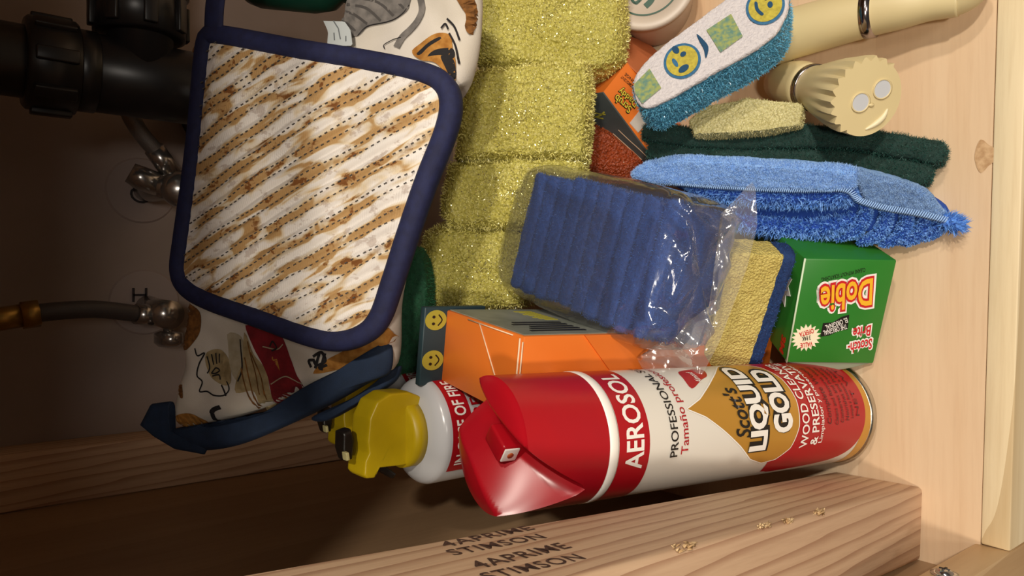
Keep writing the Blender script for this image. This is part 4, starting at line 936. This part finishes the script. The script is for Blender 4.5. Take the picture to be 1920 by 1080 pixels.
# ------------------------------------------------------------------ oval sponge with printed white face
of_ = fr_n(P(1345, 115, .440), (.34, -.42, .84)); OT = .026
oo = of_.out([(1190, 178), (1188, 158), (1200, 132), (1230, 100), (1290, 55), (1350, 10), (1395, -22), (1440, -36), (1472, -20), (1479, 10), (1470, 42), (1448, 72), (1400, 105), (1340, 138), (1290, 168), (1250, 190), (1218, 203), (1200, 198)])
ov = thing('oval_sponge', of_.M, 'oval blue sponge with white printed face, lying over the cream wands', 'sponge')
M_blf = sponge_mat('aqua_foam', '5aa2c2', '4a90b2', '32708e', 520, .22)
vf = pad(oo, OT, 200, 30, .94, 5, True, 22, top=-.0005); vf = rough(vf, .0009, 380, .0014, 90, 9.0)
new('foam', vf, M_blf, ov); new('fibres', fuzz(vf, 9000, .0018, .0002, .6, lambda p: p.z < -.002, 31), plain('aqua_fibre', '69b4d6', .12, spec=.8), ov, smooth=False, kind='stuff')
M_wf = plain('white_terry', 'd6d0d2', .9, c2='cac5c9', ns=500, bump=.9, bs=700, bd=.0012)
ofc = pad(oo, .004, 200, 24, .93, 2, True, 5, top=.0022); ofc = rough(ofc, .00035, 500, .0004, 100, 3); wf_ = new('printed_face', ofc, M_wf, ov)
oin = [p * .985 + sum(oo, Vector((0, 0))) / len(oo) * .015 for p in resample(oo, 120, True)]
def op(poly, mat, z, name='print', smooth=True):
    o = of_.out(poly); o = resample(o, 80, smooth); o = [p for p in o if inside(p, oin)]
    if len(o) < 6: return
    v = fill(o); new(name, ([Vector((p.x, p.y, z)) for p in v[0]], v[1]), mat, wf_, smooth=False)
def ell(cu, cv, a, b, rot, n=14): return [(cu + a * math.cos(t) * math.cos(rot) - b * math.sin(t) * math.sin(rot), cv + a * math.cos(t) * math.sin(rot) + b * math.sin(t) * math.cos(rot)) for t in [2 * math.pi * i / n for i in range(n)]]
pbl = plain('print_blue', '3a6f96', .9, c2='2d5f86', ns=500); pyl = plain('print_yellow', 'c2b245', .9, c2='a99a3c', ns=500); pnv = plain('print_navy', '1b4668', .9); pgr = plain('print_speckle', '5f8478', .9, c2='9aa25c', ns=420)
Z1, Z2, Z3 = .0030, .0033, .0036
for cu, cv, a, b, rot in ((1281, 120, 36, 32, -.6), (1436, 18, 38, 33, -.6), (1322, 2, 36, 22, -.6)):
    op(ell(cu, cv, a, b, rot), pbl, Z1); op(ell(cu, cv, a - 5, b - 5, rot), pyl, Z2)
op(ell(1283, 108, 6, 4.5, -.6), pnv, Z3); op(ell(1269, 100, 8, 6, .9), pnv, Z3); op(ell(1284, 135, 11, 6, -.6), pnv, Z3); op(ell(1268, 124, 9, 4, 1.0), pbl, Z3)
op([(1308, 70), (1320, 80), (1330, 95), (1325, 115), (1321, 98), (1313, 83)], pnv, Z2)
op([(1416, 12), (1418, 26), (1428, 36), (1433, 33), (1424, 24), (1421, 12)], pnv, Z3); op(ell(1445, 16, 5, 6, 0), pnv, Z3); op(ell(1437, 2, 5, 6, 0), pnv, Z3)
op([(1326, 62), (1372, 32), (1394, 74), (1352, 104)], pgr, Z1, smooth=False); op([(1186, 168), (1220, 134), (1242, 170), (1206, 200)], pgr, Z1, smooth=False)

# ------------------------------------------------------------------ cream sponge under the oval one
cf = fr_n(P(1420, 205, .468), (.12, -.45, .88))
M_crs = sponge_mat('cream_foam', 'd8d09c', 'cdc48c', 'aba062', 600, .35, .0009)
foam('cream_sponge', cf.M, pad(cf.out([(1290, 226), (1320, 198), (1400, 184), (1500, 192), (1508, 200), (1502, 234), (1440, 244), (1300, 252)]), .018, 120, 20, .92, 4, False, 12), M_crs, plain('cream_fibre', 'd9cf96', .25), 5000, .0012, .00014, 'pale cream sponge wedged below the oval sponge', 'sponge', seed=8.0, amp=.0006, amp2=.001)

# ------------------------------------------------------------------ white tub and dark green bottle at the back
tn = Vector((.05, -.55, .83)).normalized(); tbf = fr_n(P(1212, -34, .560), tn)
tub = thing('white_tub', tbf.M, 'white lidded tub with green print behind the oval sponge', 'tub')
M_tub = plain('tub_white', 'c2b4a6', .4)
new('tub_body', lathe([(.028, -.055), (.031, -.05), (.034, -.008), (.034, -.004)], 56), M_tub, tub)
lid = new('lid', lathe([(.0340, -.006), (.0365, -.005), (.0372, -.001), (.0365, .001), (.0345, .0014), (.0275, .0010), (.0268, -.0004), (.0001, -.0004)], 64), M_tub, tub)
g2 = plain('dark_green_ink', '0f4634', .5)
new('lid_print', join(([Vector((p.x, p.y, .0001)) for p in ribbon(disc((0, 0), .0255, n=60), .0012, 0, True)[0]], ribbon(disc((0, 0), .0255, n=60), .0012, 0, True)[1]), *[([Vector((p.x, p.y, .0001)) for p in ribbon(spline([tbf.px(u, v) for u, v in q], 12), w)[0]], ribbon(spline([tbf.px(u, v) for u, v in q], 12), w)[1]) for q, w in (([(1228, -14), (1220, 2), (1210, 12)], .0045), ([(1183, -4), (1190, 5), (1200, 0)], .002), ([(1188, 4), (1194, 7), (1204, -2)], .001))]), g2, tub, smooth=False)
gb0 = P(470, -34, .545); gb1 = P(700, -20, .50)
gbm = Fr(gb0, (gb1 - gb0).cross(Vector((0, 0, 1))), (0, 0, 1)); ax_ = (gb1 - gb0).normalized(); gbf = Fr(gb0, ax_.orthogonal(), ax_.cross(ax_.orthogonal()))
bt = thing('green_bottle', gbf.M, 'dark green plastic bottle lying behind the oven mitt fingers', 'bottle')
new('bottle_body', lathe([(.012, 0), (.016, .003), (.018, .012), (.0185, .06), (.016, .075), (.009, .085), (.009, .09)], 40), plain('bottle_green', '123f31', .35), bt)
new('bottle_cap', lathe([(.0095, .088), (.0105, .089), (.0105, .104), (.009, .106), (.0001, .106)], 32), plain('cap_green', '0d3026', .4), bt)
